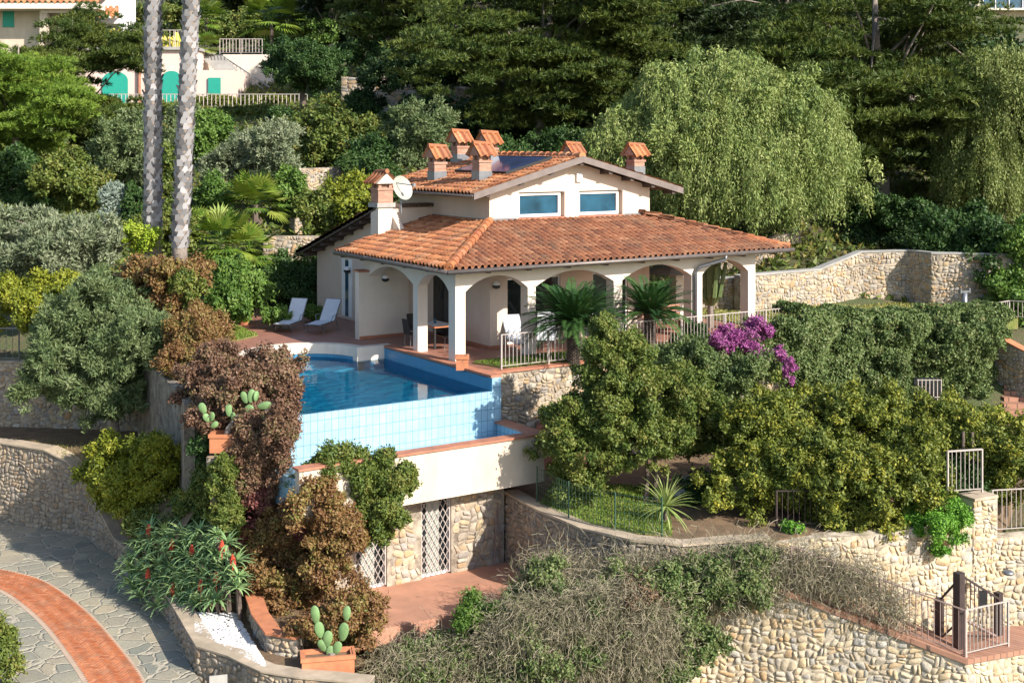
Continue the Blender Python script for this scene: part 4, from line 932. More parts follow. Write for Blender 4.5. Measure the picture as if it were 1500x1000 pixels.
planter(at(480, 993, 30.0), RV * .58 + DV * .12, DV * .25 - RV * .05, .58, 'long orange terracotta planter with tall cactus at the bottom edge')
planter(at(329, 660, 34.9), RV * .34, DV * .28, .48, 'terracotta planter holding the prickly pear below the brown hedge')
planter(at(677, 541, 40.2), RV * .18, DV * .18, .42, 'small terracotta planter on the pool corner beside the corner pillar')
m = MB(); p = at(329, 664, 34.9); m.obox(p + DV * .05 - Vector((0, 0, .15)), RV * .4, DV * .4, (0, 0, .14)); m.obox(p + DV * .1 - Vector((0, 0, 1.45)), RV * .33, DV * .33, (0, 0, 1.2)); m.build('pedestal', M['stone_grey'], label='stone block carrying the prickly pear planter among the creepers', cat='pedestal')
p = at(325, 990, 30.0); m = MB(); m.obox(p - DV * .35 - Vector((0, 0, .05)), RV * .19 + DV * .05, DV * .012, (0, 0, .22)); m.build('wall_plate', M['concrete'], label='small pale rectangular plate on the stone wall at the bottom edge', cat='plate')
p = at(1455, 22, 150)
# pots by the deck
def pot(p, r, h, label, leaf=True):
    p = Vector(p); e = empty('flower_pot', p, label, 'pot'); m = MB(); n = 14; prof = [(.7, 0), (.95, h * .85), (1.08, h * .86), (1.1, h), (.95, h), (.93, h * .9)]
    vs = []; fs = []
    for q, z in prof:
        for i in range(n): a = 2 * PI * i / n; vs.append((p.x + r * q * math.cos(a), p.y + r * q * math.sin(a), p.z + z))
    for j in range(len(prof) - 1):
        for i in range(n): fs.append((j * n + i, j * n + (i + 1) % n, (j + 1) * n + (i + 1) % n, (j + 1) * n + i))
    fs.append(tuple(range((len(prof) - 1) * n, len(prof) * n))); m.add(vs, fs); m.build('pot', M['terracotta'], e); return e
pot(G(358, 475, 0), .22, .35, 'round terracotta pot at the back of the little lawn by the deck')
pot(G(405, 472, 0), .24, .35, 'dark planted pot behind the left sun lounger')
pot(G(462, 466, 0), .24, .35, 'planted pot behind the right sun lounger')
m = MB(); m.box(*[0] * 6) if False else m.obox(G(341, 470, 0) + Vector((0, 0, .2)), RV * .16, DV * .16, (0, 0, .2)); m.build('block', M['white_plaster'], label='small white plastered block beside the terracotta pot on the lawn edge', cat='block')
# ============================================================ FURNITURE
def lounger(p, rz, label, towel=True):
    p = Vector(p); e = empty('sun_lounger', p, label, 'sun lounger', 'white sun loungers on the pool deck', rz)
    def T(x, y, z): return (x, y, z)
    m = MB(); w2 = .31
    for s in (-1, 1): m.tube([T(-.95, s * w2, .33), T(.15, s * w2, .35), T(.68, s * w2, 1.08)], .018, 6)
    m.tube([T(-.95, -w2, .33), T(-.95, w2, .33)], .018, 6); m.tube([T(.68, -w2, 1.08), T(.68, w2, 1.08)], .018, 6); m.build('frame', M['metal_grey'], e, local=True)
    m = MB(); P = [(-.93, .31), (-.6, .325), (-.2, .36), (.13, .34), (.32, .61), (.5, .85), (.67, 1.08)]
    vs = [T(x, s * (w2 - .012), z + dz) for x, z in P for s in (-1, 1) for dz in (-.012, .012)]
    fs = []
    for i in range(len(P) - 1): b = 4 * i; fs += [(b + 1, b + 5, b + 7, b + 3), (b, b + 2, b + 6, b + 4), (b, b + 4, b + 5, b + 1), (b + 2, b + 3, b + 7, b + 6)]
    m.add(vs, fs); m.build('sling', M['fabric'], e, local=True)
    for x, s in ((-.75, -1), (-.75, 1), (.3, -1), (.3, 1)):
        m = MB(); m.tube([T(x, s * w2, .34), T(x + .07, s * (w2 + .02), 0)], .017, 6); m.build('leg', M['metal_grey'], e, local=True)
    for s in (-1, 1): m = MB(); m.tube([T(-.1, s * w2, .35), T(-.05, s * (w2 + .05), .56), T(.4, s * (w2 + .05), .57)], .014, 6); m.build('armrest', M['metal_grey'], e, local=True)
    return e
lounger(G(428, 483, 0), R(42), 'left one of the two white sun loungers on the pool deck')
lounger(G(476, 484, 0), R(36), 'right one of the two white sun loungers on the pool deck')
lounger(G(757, 512, 0), R(75), 'white lounge chair in front of the glass door behind the grass bed')
lounger(G(800, 507, 0), R(55), 'white lounge chair half behind the left cycad')
lounger(G(870, 507, 0), R(200), 'low white lounge chair between the two cycads')
def chair(p, rz, label):
    p = Vector(p); e = empty('dining_chair', p, label, 'chair', 'black dining chairs in the porch', rz)
    m = MB(); m.box(-.23, .23, -.22, .22, .42, .46); m.build('seat', M['black'], e, local=True)
    m = MB(); m.ext([(-.22, .2, .47), (.22, .2, .47), (.21, .28, .95), (-.21, .28, .95)], (0, .03, 0)); m.build('backrest', M['black'], e, local=True)
    for x in (-.2, .2):
        for y in (-.19, .19): m = MB(); m.tube([(x, y, .42), (x * 1.1, y * 1.1, 0)], .016, 6); m.build('leg', M['metal_grey'], e, local=True)
    return e
tc = G(632, 517, 0); tc = Vector((1.15, 3.3, 0))
e = empty('dining_table', tc, 'dark dining table with pale tabletop in the corner of the porch', 'table')
m = MB(); m.box(tc.x - .45, tc.x + .45, tc.y - .75, tc.y + .75, .72, .76); m.build('tabletop', M['terracotta'], e)
for sx in (-1, 1):
    for sy in (-1, 1): m = MB(); m.box(tc.x + sx * .4 - .03, tc.x + sx * .4 + .03, tc.y + sy * .68 - .03, tc.y + sy * .68 + .03, 0, .72); m.build('leg', M['black'], e)
m = MB(); m.box(tc.x - .38, tc.x + .38, tc.y - .6, tc.y + .6, .763, .77); m.build('placemat', M['white'], label='pale cloth lying on the porch dining table', cat='table cloth')
m = MB(); m.tube([(tc.x, tc.y, .772), (tc.x, tc.y, .86), (tc.x, tc.y, .9), (tc.x, tc.y, .97)], [.05, .05, .02, .015], 10); m.build('bottle', M['glass'], label='small blue bottle on the porch dining table', cat='bottle', smooth=True)
chair((tc.x - .1, tc.y + 1.15, 0), 0, 'black chair at the far end of the porch table near the wing wall')
chair((tc.x + .1, tc.y - 1.05, 0), PI, 'black chair at the near end of the porch table behind the corner pillar')
chair((tc.x - .7, tc.y + .3, 0), R(90), 'black chair on the pool side of the porch table')
# wall ornaments in the porch
for nm, (px, py), s_, lb in (('wall_ornament', (637, 414), .07, 'narrow dark ornament, highest on the porch wall'), ('wall_ornament', (643, 422), .06, 'narrow dark ornament in the middle on the porch wall'), ('wall_ornament', (646, 433), .1, 'round dark ornament, lowest on the porch wall')):
    p = onX(px, py, 2.33); m = MB(); m.ball(p, .03, s_ * .7, s_ * 1.5, 10, 6); m.build(nm, M['black'], label=lb, cat='ornament', group='dark ornaments on the porch wall')
# folded parasol / awning seen through the right arch
p = at(985, 406, 52); e = empty('parasol', (p.x, p.y, 0), 'grey parasol seen open through the third arch of the porch', 'parasol')
m = MB(); m.tube([(p.x, p.y, 0), (p.x, p.y, 2.0)], .03, 8); m.build('pole', M['metal_grey'], e)
m = MB(); n = 8; vs = [(p.x, p.y, 2.15)] + [(p.x + 1.3 * math.cos(2 * PI * i / n), p.y + 1.3 * math.sin(2 * PI * i / n), 1.75) for i in range(n)]; m.add(vs, [(0, 1 + i, 1 + (i + 1) % n) for i in range(n)]); m.build('canopy', M['concrete'], e)
# slatted wooden bench seen between the right pillars
p = at(985, 480, 47.5); e = empty('garden_bench', (p.x, p.y, 0), 'terracotta coloured slatted bench behind the right cycad', 'bench')
m = MB()
for i in range(5): m.box(p.x - .9, p.x + .9, p.y + .12 * i, p.y + .12 * i + .08, .42, .45)
m.build('seat', M['boards'], e); m = MB()
for i in range(3): m.box(p.x - .9, p.x + .9, p.y + .62, p.y + .65, .55 + .15 * i, .64 + .15 * i)
m.build('backrest', M['boards'], e)
for sx in (-1, 1): m = MB(); m.box(p.x + sx * .8 - .03, p.x + sx * .8 + .03, p.y, p.y + .6, 0, .42); m.build('leg', M['boards'], e)
# ============================================================ PINK BUILDING, upper villa, far building
def cbx(m, px0, px1, py0, py1, d, dep):
    r0, r1 = (px0 - 750) / F * d, (px1 - 750) / F * d; z0, z1 = H - (py1 - HY) / F * d, H - (py0 - HY) / F * d
    m.cbox(r0, r1, d, d + dep, z0, z1); return m
be = empty('pink_building', W(-26, 100, 9), 'pale pink lower building with green arched doors and outside stairs', 'building')
m = MB(); cbx(m, 90, 286, 72, 165, 100, 6); cbx(m, 286, 342, 103, 165, 98.5, 6); m.build('wall', M['pink'], be)
m = MB(); cbx(m, 288, 400, 80, 165, 104.9, 5); m.build('wall', M['white_plaster'], be)
m = MB(); cbx(m, 88, 288, 69, 73, 99.7, 6.5); m.build('roof_edge', M['concrete'], be)
for x0, x1, top, spring in ((150, 187, 105, 118), (236, 266, 104, 117)):
    m = MB(); c_ = at((x0 + x1) / 2, spring, 99.85); hw = (x1 - x0) / 2 / F * 100; rise = (spring - top) / F * 100; zb = at(0, 158, 99.85).z
    pts = [c_ - RV * hw, ] ; pts = [Vector((c_.x, c_.y, zb)) - RV * hw, Vector((c_.x, c_.y, zb)) + RV * hw] + [c_ + RV * hw * math.cos(a) + Vector((0, 0, rise * math.sin(a))) for a in [PI * i / 12 for i in range(13)]]
    m.ext(pts, DV * .1); m.build('arched_door', M['green_door'], be)
m = MB(); cbx(m, 305, 323, 114, 158, 98.35, .1); m.build('door', M['green_door'], be)
m = MB(); cbx(m, 337, 353, 124, 141, 98.35, .1) if False else cbx(m, 344, 358, 124, 142, 104.75, .1); m.build('window', M['glass_dark'], be)
m = MB(); m.tube([at(253, 76, 99.8), at(253, 96, 99.8)], .12, 6) if False else m.tube([at(210, 74, 99.8), at(210, 96, 99.8), at(204, 100, 99.8), at(204, 158, 99.8)], .12, 6); m.build('downpipe', M['coping'], be)
m = MB()
for i in range(8): cbx(m, 292 + i * 3, 296 + i * 3 + 30, 80 + i * 2.9, 83 + i * 2.9, 103.2 - .28 * i, .3)
m.build('stairs', M['concrete'], be)
m = MB(); m.bar(at(325, 82, 103), at(395, 128, 103), .1); m.bar(at(325, 90, 103), at(395, 136, 103), .06)
for i in range(14): t = i / 13; m.bar(at(325 + 70 * t, 82 + 46 * t, 103), at(325 + 70 * t, 96 + 46 * t, 103), .04)
m.build('stair_rail', M['metal_grey'], be)
uv = empty('upper_villa', W(-36, 108, 14), 'cream villa with tiled roof partly visible at the top left corner', 'house')
m = MB(); cbx(m, -120, 62, 6, 80, 110, 6); cbx(m, 60, 130, 14, 80, 112, 4); cbx(m, 120, 145, 14, 80, 108.2, .5) if False else cbx(m, 122, 131, 14, 62, 108.5, .5); cbx(m, 58, 69, 14, 60, 108.5, .5); m.build('wall', M['cream'], uv)
m = MB(); cbx(m, -120, 143, 5, 13, 107.6, 2); cbx(m, 60, 140, 13, 19, 108.4, .4); m.build('eaves', M['white_plaster'], uv)
m = MB(); cbx(m, 146, 184, -60, 35, 112, 3); m.build('white_tower', M['white'], uv)
ob = at(-120, 4, 107.6); oe = at(146, 4, 107.6)
tiles('roof', ob, RV, DV * 1 + Vector((0, 0, .35)), 7, lambda v: 0, lambda v: (oe - ob).length, M['tile_bright_lit'], uv, pitch=.5, row=.7, amp=.1)
ob = at(134, 26, 109); oe = at(176, 28, 109)
tiles('roof', ob, RV, DV * 1 + Vector((0, 0, .5)), 2.4, lambda v: 0, lambda v: (oe - ob).length, M['tile_bright_lit'], uv, pitch=.5, row=.7, amp=.1)
m = MB(); cbx(m, 4, 20, 17, 40, 109.9, .1); m.build('shutter', M['green_door'], uv); m = MB(); cbx(m, 174, 184, -10, 55, 104, .5); m.build('column', M['white'], uv)
fe = empty('hill_house', W(56, 148, 20), 'distant cream house with wide glass balcony at the top right corner', 'house')
m = MB(); cbx(m, 1433, 1600, 12, 48, 150, 8); m.build('wall', M['cream'], fe); m = MB(); cbx(m, 1436, 1600, -12, 12, 149.4, .2); m.build('glass_front', M['glass'], fe)
m = MB(); cbx(m, 1432, 1600, 12, 15, 148.6, 3); cbx(m, 1428, 1436, -14, 12, 149, 1); cbx(m, 1445, 1600, 42, 45, 148.4, 3); m.build('balcony_slab', M['white_plaster'], fe)
for a, b in ((1473, 1481), (1492, 1501)): m = MB(); cbx(m, a, b, 26, 40, 149.9, .2); m.build('window', M['glass_dark'], fe)
for a in (1440, 1458, 1478, 1498): m = MB(); cbx(m, a, a + 1, -12, 12, 149.2, .15); m.build('glazing_bar', M['white'], fe)
# ============================================================ FOLIAGE
RNG = np.random.RandomState(77)
RVn, DVn = np.array(RV), np.array(DV)
def toworld(P):                                # (n,3) lateral, depth, height -> world
    return np.outer(P[:, 0], RVn) + np.outer(P[:, 1], DVn) + np.outer(P[:, 2], [0, 0, 1]) + np.array([CX, CY, 0])
def unit(a): return a / (np.linalg.norm(a, axis=1, keepdims=True) + 1e-9)
def quads(C, A, Nrm, Ln, Wd, fold=0.0):        # leaf rhombus: centre, long axis, normal
    A = unit(A); B = unit(np.cross(Nrm, A)); L = Ln[:, None] / 2; Wd = Wd[:, None] / 2
    V = np.stack([C - A * L, C + B * Wd - A * L * .15, C + A * L, C - B * Wd - A * L * .15], 1).reshape(-1, 3)
    return V
PAL = {
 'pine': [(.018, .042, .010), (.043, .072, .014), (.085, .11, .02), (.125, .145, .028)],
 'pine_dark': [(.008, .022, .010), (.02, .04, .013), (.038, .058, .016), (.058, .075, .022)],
 'pine_bright': [(.05, .10, .015), (.09, .16, .02), (.14, .21, .028), (.18, .23, .04)],
 'pepper': [(.06, .10, .03), (.12, .17, .045), (.20, .245, .07), (.29, .31, .13)],
 'pepper_dark': [(.07, .10, .025), (.12, .16, .04), (.17, .20, .06), (.24, .25, .10)],
 'olive': [(.06, .085, .045), (.11, .14, .075), (.17, .20, .12), (.24, .26, .17)],
 'olive_green': [(.045, .075, .028), (.085, .125, .05), (.13, .17, .07), (.19, .22, .12)],
 'oak': [(.012, .030, .012), (.025, .052, .016), (.04, .075, .02), (.065, .095, .035)],
 'yellowgreen': [(.04, .065, .014), (.085, .115, .02), (.15, .17, .025), (.30, .27, .035)],
 'mixed': [(.035, .065, .014), (.07, .105, .02), (.12, .15, .03), (.17, .14, .04)],
 'green': [(.03, .07, .014), (.06, .12, .02), (.10, .17, .03), (.14, .20, .05)],
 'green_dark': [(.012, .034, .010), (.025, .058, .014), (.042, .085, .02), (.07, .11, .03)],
 'bright': [(.04, .12, .015), (.08, .20, .02), (.12, .26, .03), (.16, .30, .05)],
 'hedge': [(.06, .085, .01), (.12, .15, .015), (.19, .21, .02), (.26, .25, .035)],
 'ivy': [(.035, .065, .022), (.075, .115, .035), (.12, .165, .055), (.19, .18, .09)],
 'brown': [(.06, .035, .022), (.13, .07, .045), (.18, .11, .07), (.09, .11, .03)],
 'rust': [(.08, .045, .022), (.16, .08, .035), (.19, .13, .045), (.10, .13, .03)],
 'wine': [(.06, .02, .022), (.13, .04, .045), (.20, .08, .06), (.12, .08, .04)],
 'magenta': [(.16, .03, .12), (.32, .07, .25), (.44, .14, .37), (.10, .12, .04)],
 'grey': [(.12, .16, .13), (.19, .24, .20), (.26, .32, .27), (.32, .38, .33)],
 'dry': [(.16, .125, .085), (.26, .205, .14), (.34, .28, .20), (.20, .17, .10)],
 'lime': [(.10, .17, .01), (.18, .26, .02), (.26, .34, .03), (.32, .36, .06)],
 'cycad': [(.010, .038, .010), (.022, .062, .014), (.038, .09, .02), (.062, .12, .032)],
 'aloe': [(.09, .17, .08), (.16, .26, .11), (.24, .35, .14), (.32, .42, .17)],
 'yucca': [(.07, .13, .03), (.14, .21, .05), (.25, .31, .10), (.40, .43, .18)],
 'fan': [(.04, .09, .015), (.09, .16, .02), (.16, .22, .03), (.22, .25, .05)],
 'cactus': [(.09, .16, .07), (.14, .23, .09), (.19, .29, .12), (.24, .33, .15)],
 'yellow': [(.45, .36, .03), (.60, .50, .05), (.70, .58, .06), (.40, .40, .06)],
 'grass': [(.05, .10, .012), (.09, .16, .02), (.15, .21, .03), (.22, .23, .06)],
 'grass_dry': [(.12, .14, .03), (.20, .20, .05), (.27, .24, .09), (.15, .17, .04)],
}
LM = {}
def lmat(k, tr=.28):
    tr = tr * .6
    if k not in LM: LM[k] = leafmat('leaf_' + k, [tuple(min(.8, x * 1.3) for x in c) for c in PAL[k]] if k not in ('magenta', 'dry_dark', 'dry') else PAL[k], tr)
    return LM[k]
PAL['scrub'] = [(.045, .08, .025), (.08, .13, .035), (.15, .165, .07), (.07, .14, .03)]
PAL['dry_dark'] = [(.13, .12, .075), (.24, .21, .14), (.35, .30, .22), (.15, .17, .075)]
STY = {  # leaf length, width, lobe radius, coverage, up-bias of lobes
 'broad': (.11, .06, .30, 1.5), 'small': (.075, .04, .22, 1.35), 'far': (.17, .095, .45, 1.4), 'olive': (.12, .026, .27, 1.9), 'olive_far': (.16, .042, .45, 1.5),
 'tuft': (.24, .028, .85, 1.3), 'tuft_far': (.36, .048, 1.2, 1.1), 'leafy': (.088, .044, .22, 1.5),
}
def blob(px0, py0, px1, py1, d, dep=None):
    r = ((px0 + px1) / 2 - 750) / F * d; z = H - ((py0 + py1) / 2 - HY) / F * d
    rx = (px1 - px0) / 2 / F * d; rz = (py1 - py0) / 2 / F * d
    return (r, d, z, rx, dep if dep else min(rx, rz * 1.3 + .5), rz)
def shell(bl, lobe, dens=1.0, flat=.8, under=.15):
    """lobe centres spread over the blobs' volumes near the surface; returns centres, radii, outward normals"""
    Cs, Rs, Ns, Vx = [], [], [], []
    for (r, d, z, rx, ry, rz) in bl:
        lr = min(lobe, .55 * min(rx, rz, ry)); area = 4 * PI * ((rx * ry) ** 1.6 / 3 + (rx * rz) ** 1.6 / 3 + (ry * rz) ** 1.6 / 3) ** (1 / 1.6)
        n = max(6, int(dens * area / (PI * lr * lr) * 1.0))
        u = unit(RNG.randn(n, 3)); lowm = (u[:, 2] < -.35) & (RNG.rand(n) > under + .3); u[lowm, 2] *= -1
        k = RNG.uniform(.35, 1.0, n) ** .55; fq_ = RNG.uniform(1.5, 4.5, (4, 3)) * np.where(RNG.rand(4, 3) < .5, -1, 1); k = k * (1 + .22 * sum(np.sin(u @ f_ + p_) for f_, p_ in zip(fq_, RNG.rand(4) * 6)) / 1.6)
        q = np.maximum(k - lr / np.array([rx, ry, rz]).mean() * .5, .15)
        C = np.array([r, d, z]) + u * np.array([rx, ry, rz]) * q[:, None]
        Cs.append(C); Rs.append(lr * RNG.uniform(.65, 1.25, n)); Ns.append(u)
    return np.concatenate(Cs), np.concatenate(Rs), np.concatenate(Ns)
def crown(name, bl, style, pal, parent=None, dens=1.0, scale=1.0, label=None, cat=None, group=None, weep=0.0, trans=.28, flat=.8, cap=90000, kind=None, minz=None):
    if flat < 1.0 and not style.startswith('tuft'):
        kids = []
        for (r, d, z, rx, ry, rz) in bl:
            for q in range(7):
                a = RNG.uniform(0, 2 * PI); s = RNG.uniform(.22, .48); o_ = RNG.uniform(.7, .95); kids.append((r + rx * o_ * math.cos(a), d + RNG.uniform(-.7, .5) * ry, z + rz * o_ * math.sin(a), rx * s, ry * s, rz * s))
        bl = list(bl) + kids
    Ln, Wd, lobe, cov = STY[style]; Ln *= scale; Wd *= scale; lobe = lobe * (scale ** .5)
    C, Rr, Nn = shell(bl, lobe); tuft = style.startswith('tuft')
    per = cov * dens * 4 * PI * Rr ** 2 * .75 / (Ln * Wd * .5)
    if tuft: per = per * .75
    tot = per.sum()
    cap = int(cap * 1.25)
    if tot > cap: f = tot / cap; per = per / f; Ln *= f ** .2; Wd *= f ** .33
    cnt = np.maximum(3, per.astype(int)); idx = np.repeat(np.arange(len(C)), cnt); n = len(idx)
    lob = RNG.rand(len(C))
    if tuft:
        # clusters of needles fanning from shared points
        k = 9; m = n // k + 1; li = idx[RNG.randint(0, n, m)]; u = unit(RNG.randn(m, 3) + np.array([0, -.0, .5])); u[:, 2] = np.where(u[:, 2] < -.1, -u[:, 2] * .6, u[:, 2])
        P = C[li] + u * (Rr[li] * (.55 + .5 * RNG.rand(m)))[:, None] * np.array([1.15, 1.15, flat * .55])
        ii = np.repeat(np.arange(m), k); A = unit(u[ii] * .8 + RNG.randn(m * k, 3) * .55 + np.array([0, 0, .35])); P = P[ii] + A * Ln * .4
        Nr = RNG.randn(m * k, 3); L_ = Ln * RNG.uniform(.7, 1.2, m * k); W_ = Wd * RNG.uniform(.8, 1.3, m * k)
        rnd = np.clip(.38 * lob[li][ii] + .22 * RNG.rand(m)[ii] + .4 * RNG.rand(m * k), 0, 1)
    else:
        n1 = int(n * .5); id1 = idx[RNG.permutation(n)[:n1]]
        u = unit(RNG.randn(n1, 3) + Nn[id1] * .5); rad = Rr[id1] * np.abs(.3 + .7 * RNG.rand(n1) ** .5 + .15 * RNG.randn(n1))
        P1 = C[id1] + u * rad[:, None] * np.array([1, 1, flat]); T1 = .5 * lob[id1] + .5 * RNG.rand(n1)
        per_ = 8; ns_ = max(1, (n - n1) // per_); li = idx[RNG.randint(0, n, ns_)]
        us = unit(Nn[li] * .9 + RNG.randn(ns_, 3) * .8); S_0 = C[li] + us * (Rr[li] * .45)[:, None]
        dr_ = unit(us + np.array([0, 0, .3 - weep * 1.4])); sl = Rr[li] * RNG.uniform(.6, 1.25, ns_)
        ii = np.repeat(np.arange(ns_), per_); tt = np.tile(np.arange(per_) / per_, ns_); P2 = S_0[ii] + dr_[ii] * (sl[ii] * tt)[:, None] + RNG.randn(ns_ * per_, 3) * Wd * .6 - np.outer(tt ** 2 * sl[ii] * weep, [0, 0, 1])
        T2 = .45 * lob[li][ii] + .15 * RNG.rand(ns_)[ii] + .4 * RNG.rand(ns_ * per_); P = np.concatenate([P1, P2]); uu = np.concatenate([u, unit(us[ii] * .7 + RNG.randn(ns_ * per_, 3) * .5)]); N_ = len(P)
        Nr = unit(uu + RNG.randn(N_, 3) * .6 + np.array([0, 0, .25])); A = RNG.randn(N_, 3) + np.array([0, 0, -.3 - weep * 3]); A[n1:] = dr_[ii] + RNG.randn(ns_ * per_, 3) * .7; A = A - Nr * (A * Nr).sum(1, keepdims=True) * .8
        if style.startswith('olive'): A = A + uu * .9 + np.array([0, 0, .4])
        L_ = Ln * RNG.uniform(.65, 1.3, N_); W_ = Wd * RNG.uniform(.7, 1.3, N_); rnd = np.clip(np.concatenate([T1, T2]), 0, 1)
    if minz is not None:
        keep = P[:, 2] > minz; P, A, Nr, L_, W_, rnd = P[keep], A[keep], Nr[keep], L_[keep], W_[keep], rnd[keep]
    R3 = np.stack([RVn, DVn, [0, 0, 1]]); V = quads(toworld(P), A @ R3, Nr @ R3, L_, W_)
    o = arrmesh(name, V, np.arange(len(V)).reshape(-1, 4), lmat(pal, trans), parent, rnd)
    tag(o, label, cat, group, kind); COUNT[0] += len(P); return o
COUNT = [0]
def weeping(name, bl, pal, parent, n=2600, length=(1.2, 3.2), Ln=.24, Wd=.07, per=26):
    """hanging strands: start on the upper shell, arch outward, drop"""
    Ps = []; As = []; rn = []
    areas = np.array([b[3] * b[5] for b in bl]); areas = areas / areas.sum()
    for bi, (r, d, z, rx, ry, rz) in enumerate(bl):
        m = int(n * areas[bi]) // 9 * 9 + 9; u = unit(np.repeat(RNG.randn(m // 9, 3), 9, 0) + RNG.randn(m, 3) * .09); u[:, 2] = np.abs(u[:, 2]) * .9 + np.where(RNG.rand(m) < .45, -.55, 0); u = unit(u)
        S = np.array([r, d, z]) + u * np.array([rx, ry, rz]) * (np.repeat(RNG.uniform(.68, 1.08, m // 9), 9) + RNG.uniform(-.03, .03, m))[:, None]
        ln = RNG.uniform(*length, m); out = u * np.array([1, 1, 0]) * RNG.uniform(.1, .5, m)[:, None]
        sr = np.repeat(RNG.rand(m // 9), 9)
        for k in range(per):
            t = k / per; p = S + out * (1 - (1 - t) ** 2)[None] if False else S + out * (1 - (1 - t) ** 2)
            p = p + np.outer(ln * (t ** 1.25), [0, 0, -1]) + RNG.randn(m, 3) * .07
            a = np.stack([out[:, 0] * (1 - t), out[:, 1] * (1 - t), -np.ones(m)], 1) + RNG.randn(m, 3) * .45
            Ps.append(p); As.append(a); rn.append(np.clip(.35 * sr + .65 * RNG.rand(m), 0, 1))
    P = np.concatenate(Ps); A = np.concatenate(As); q = np.concatenate(rn); R3 = np.stack([RVn, DVn, [0, 0, 1]]); nn_ = len(P)
    V = quads(toworld(P), A @ R3, RNG.randn(nn_, 3), Ln * RNG.uniform(.7, 1.3, nn_), Wd * RNG.uniform(.7, 1.3, nn_)); COUNT[0] += nn_
    return arrmesh(name, V, np.arange(len(V)).reshape(-1, 4), lmat(pal), parent, q)
def trunk(parent, base, bl, r0, mat='bark', limbs=5, seed=0, lean=0.0, name='trunk', split=.45, lt=1.0):
    rr = random.Random(seed); b = Vector(base); m = MB()
    cx = sum(x[0] for x in bl) / len(bl); cdp = sum(x[1] for x in bl) / len(bl); top = max(x[2] + x[5] * .4 for x in bl); low = min(x[2] - x[5] * .5 for x in bl)
    c = W(cx, cdp, top); fork = b.lerp(c, split)
    pts = [b - Vector((0, 0, .3)), b, b.lerp(fork, .5) + Vector((rr.uniform(-.1, .1), rr.uniform(-.1, .1), 0)) * r0 * 4, fork, c]
    m.tube(pts, [r0 * 1.3, r0 * 1.1, r0 * .85, r0 * .7, r0 * .15], 9)
    for i in range(limbs):
        x = bl[i % len(bl)]; e_ = W(x[0] + rr.uniform(-.6, .6) * x[3], x[1] + rr.uniform(-.6, .6) * x[4], x[2] + rr.uniform(-.2, .7) * x[5])
        s = b.lerp(c, rr.uniform(max(.25, split - .15), .8)); mid = s.lerp(e_, .5) + Vector((0, 0, (e_ - s).length * .1))
        m.tube([s, mid, e_], [r0 * .45 * lt, r0 * .28 * lt, r0 * .06], 6)
    return m.build(name, M[mat], parent, smooth=True)
def tree(name, label, cat, boxes, style, pal, base=None, r0=.2, mat='bark', group=None, limbs=6, seed=1, **kw):
    bl = [blob(*b) for b in boxes]
    if base is None: r = bl[0][0]; d = bl[0][1]; bp = W(r, d, TZ(r, d) - .1)
    else: bp = Vector(base)
    e = empty(name, bp, label, cat, group); trunk(e, bp, bl, r0, mat, limbs, seed)
    crown('crown', bl, style, pal, e, **kw); return e
def shrub(label, boxes, style, pal, name='shrub', cat='shrub', group=None, **kw):
    return crown(name, [blob(*b) for b in boxes], style, pal, None, label=label, cat=cat, group=group, **kw)
def layered(name, label, px, py0, py1, d, wpx, n, pal, base_py=None, seed=0, group=None, style='tuft', r0=.35, lean=0, flat=.55, cap=60000, thick=.30, **kw):
    """pine: tiers of flattened foliage pads along limbs, irregular width"""
    rr = random.Random(seed); boxes = []
    for i in range(n):
        t = (i + .5) / n; y = py0 + (py1 - py0) * t; w_ = wpx * (.35 + .75 * math.sin(PI * min(1, .18 + t * .8)) ** .8) * rr.uniform(.75, 1.1)
        for k in range(4 if t > .15 else 1):
            cx_ = px + lean * t + rr.uniform(-.5, .5) * w_; pw = w_ * rr.uniform(.30, .6); ph = pw * rr.uniform(.55, .9)
            boxes.append((cx_ - pw / 1.6, y - ph / 1.6, cx_ + pw / 1.6, y + ph / 1.6, d + rr.uniform(-.5, .5) * w_ / F * d * .9))
    bl = [blob(*b) for b in boxes]; r = (px - 750) / F * d; bp = W(r, d, TZ(r, d) - .2) if base_py is None else at(px, base_py, d)
    e = empty(name, bp, label, 'tree', group); trunk(e, bp, bl, r0, 'bark_grey', n * 2, seed, split=.4, lt=.5)
    crown('crown', bl, style, pal, e, cap=cap, flat=flat, **kw); return e
# ---------------- background hillside
layered('pine_tree', 'big sunlit pine standing behind the left half of the villa roof', 790, -80, 195, 76, 250, 8, 'pine', seed=3, cap=170000, r0=.45)
layered('pine_tree', 'huge dark green pine with drooping boughs right of the pepper tree', 1290, -60, 300, 70, 290, 9, 'pine', seed=9, cap=190000, r0=.5, lean=0)
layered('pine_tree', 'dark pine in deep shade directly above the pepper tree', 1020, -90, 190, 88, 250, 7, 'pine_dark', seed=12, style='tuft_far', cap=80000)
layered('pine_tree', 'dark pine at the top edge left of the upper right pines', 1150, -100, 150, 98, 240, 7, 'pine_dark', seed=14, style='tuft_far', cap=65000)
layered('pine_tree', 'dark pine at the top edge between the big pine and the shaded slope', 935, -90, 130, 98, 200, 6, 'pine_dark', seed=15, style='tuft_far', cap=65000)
layered('pine_tree', 'pine with bare grey trunk at the top edge left of centre', 560, -70, 60, 96, 170, 4, 'pine', seed=18, style='tuft_far', cap=45000, r0=.3)
layered('pine_tree', 'dark pine crown at the top edge above the round oak', 665, -90, 90, 100, 170, 5, 'pine_dark', seed=21, style='tuft_far', cap=45000)
layered('pine_tree', 'dark pine at the top edge behind the clipped round tree', 480, -90, 55, 108, 170, 5, 'pine_dark', seed=22, style='tuft_far', cap=20000)
layered('pine_tree', 'tall pine at the top edge left of the distant hill house', 1335, -80, 150, 88, 120, 6, 'pine', seed=24, style='tuft_far', cap=50000)
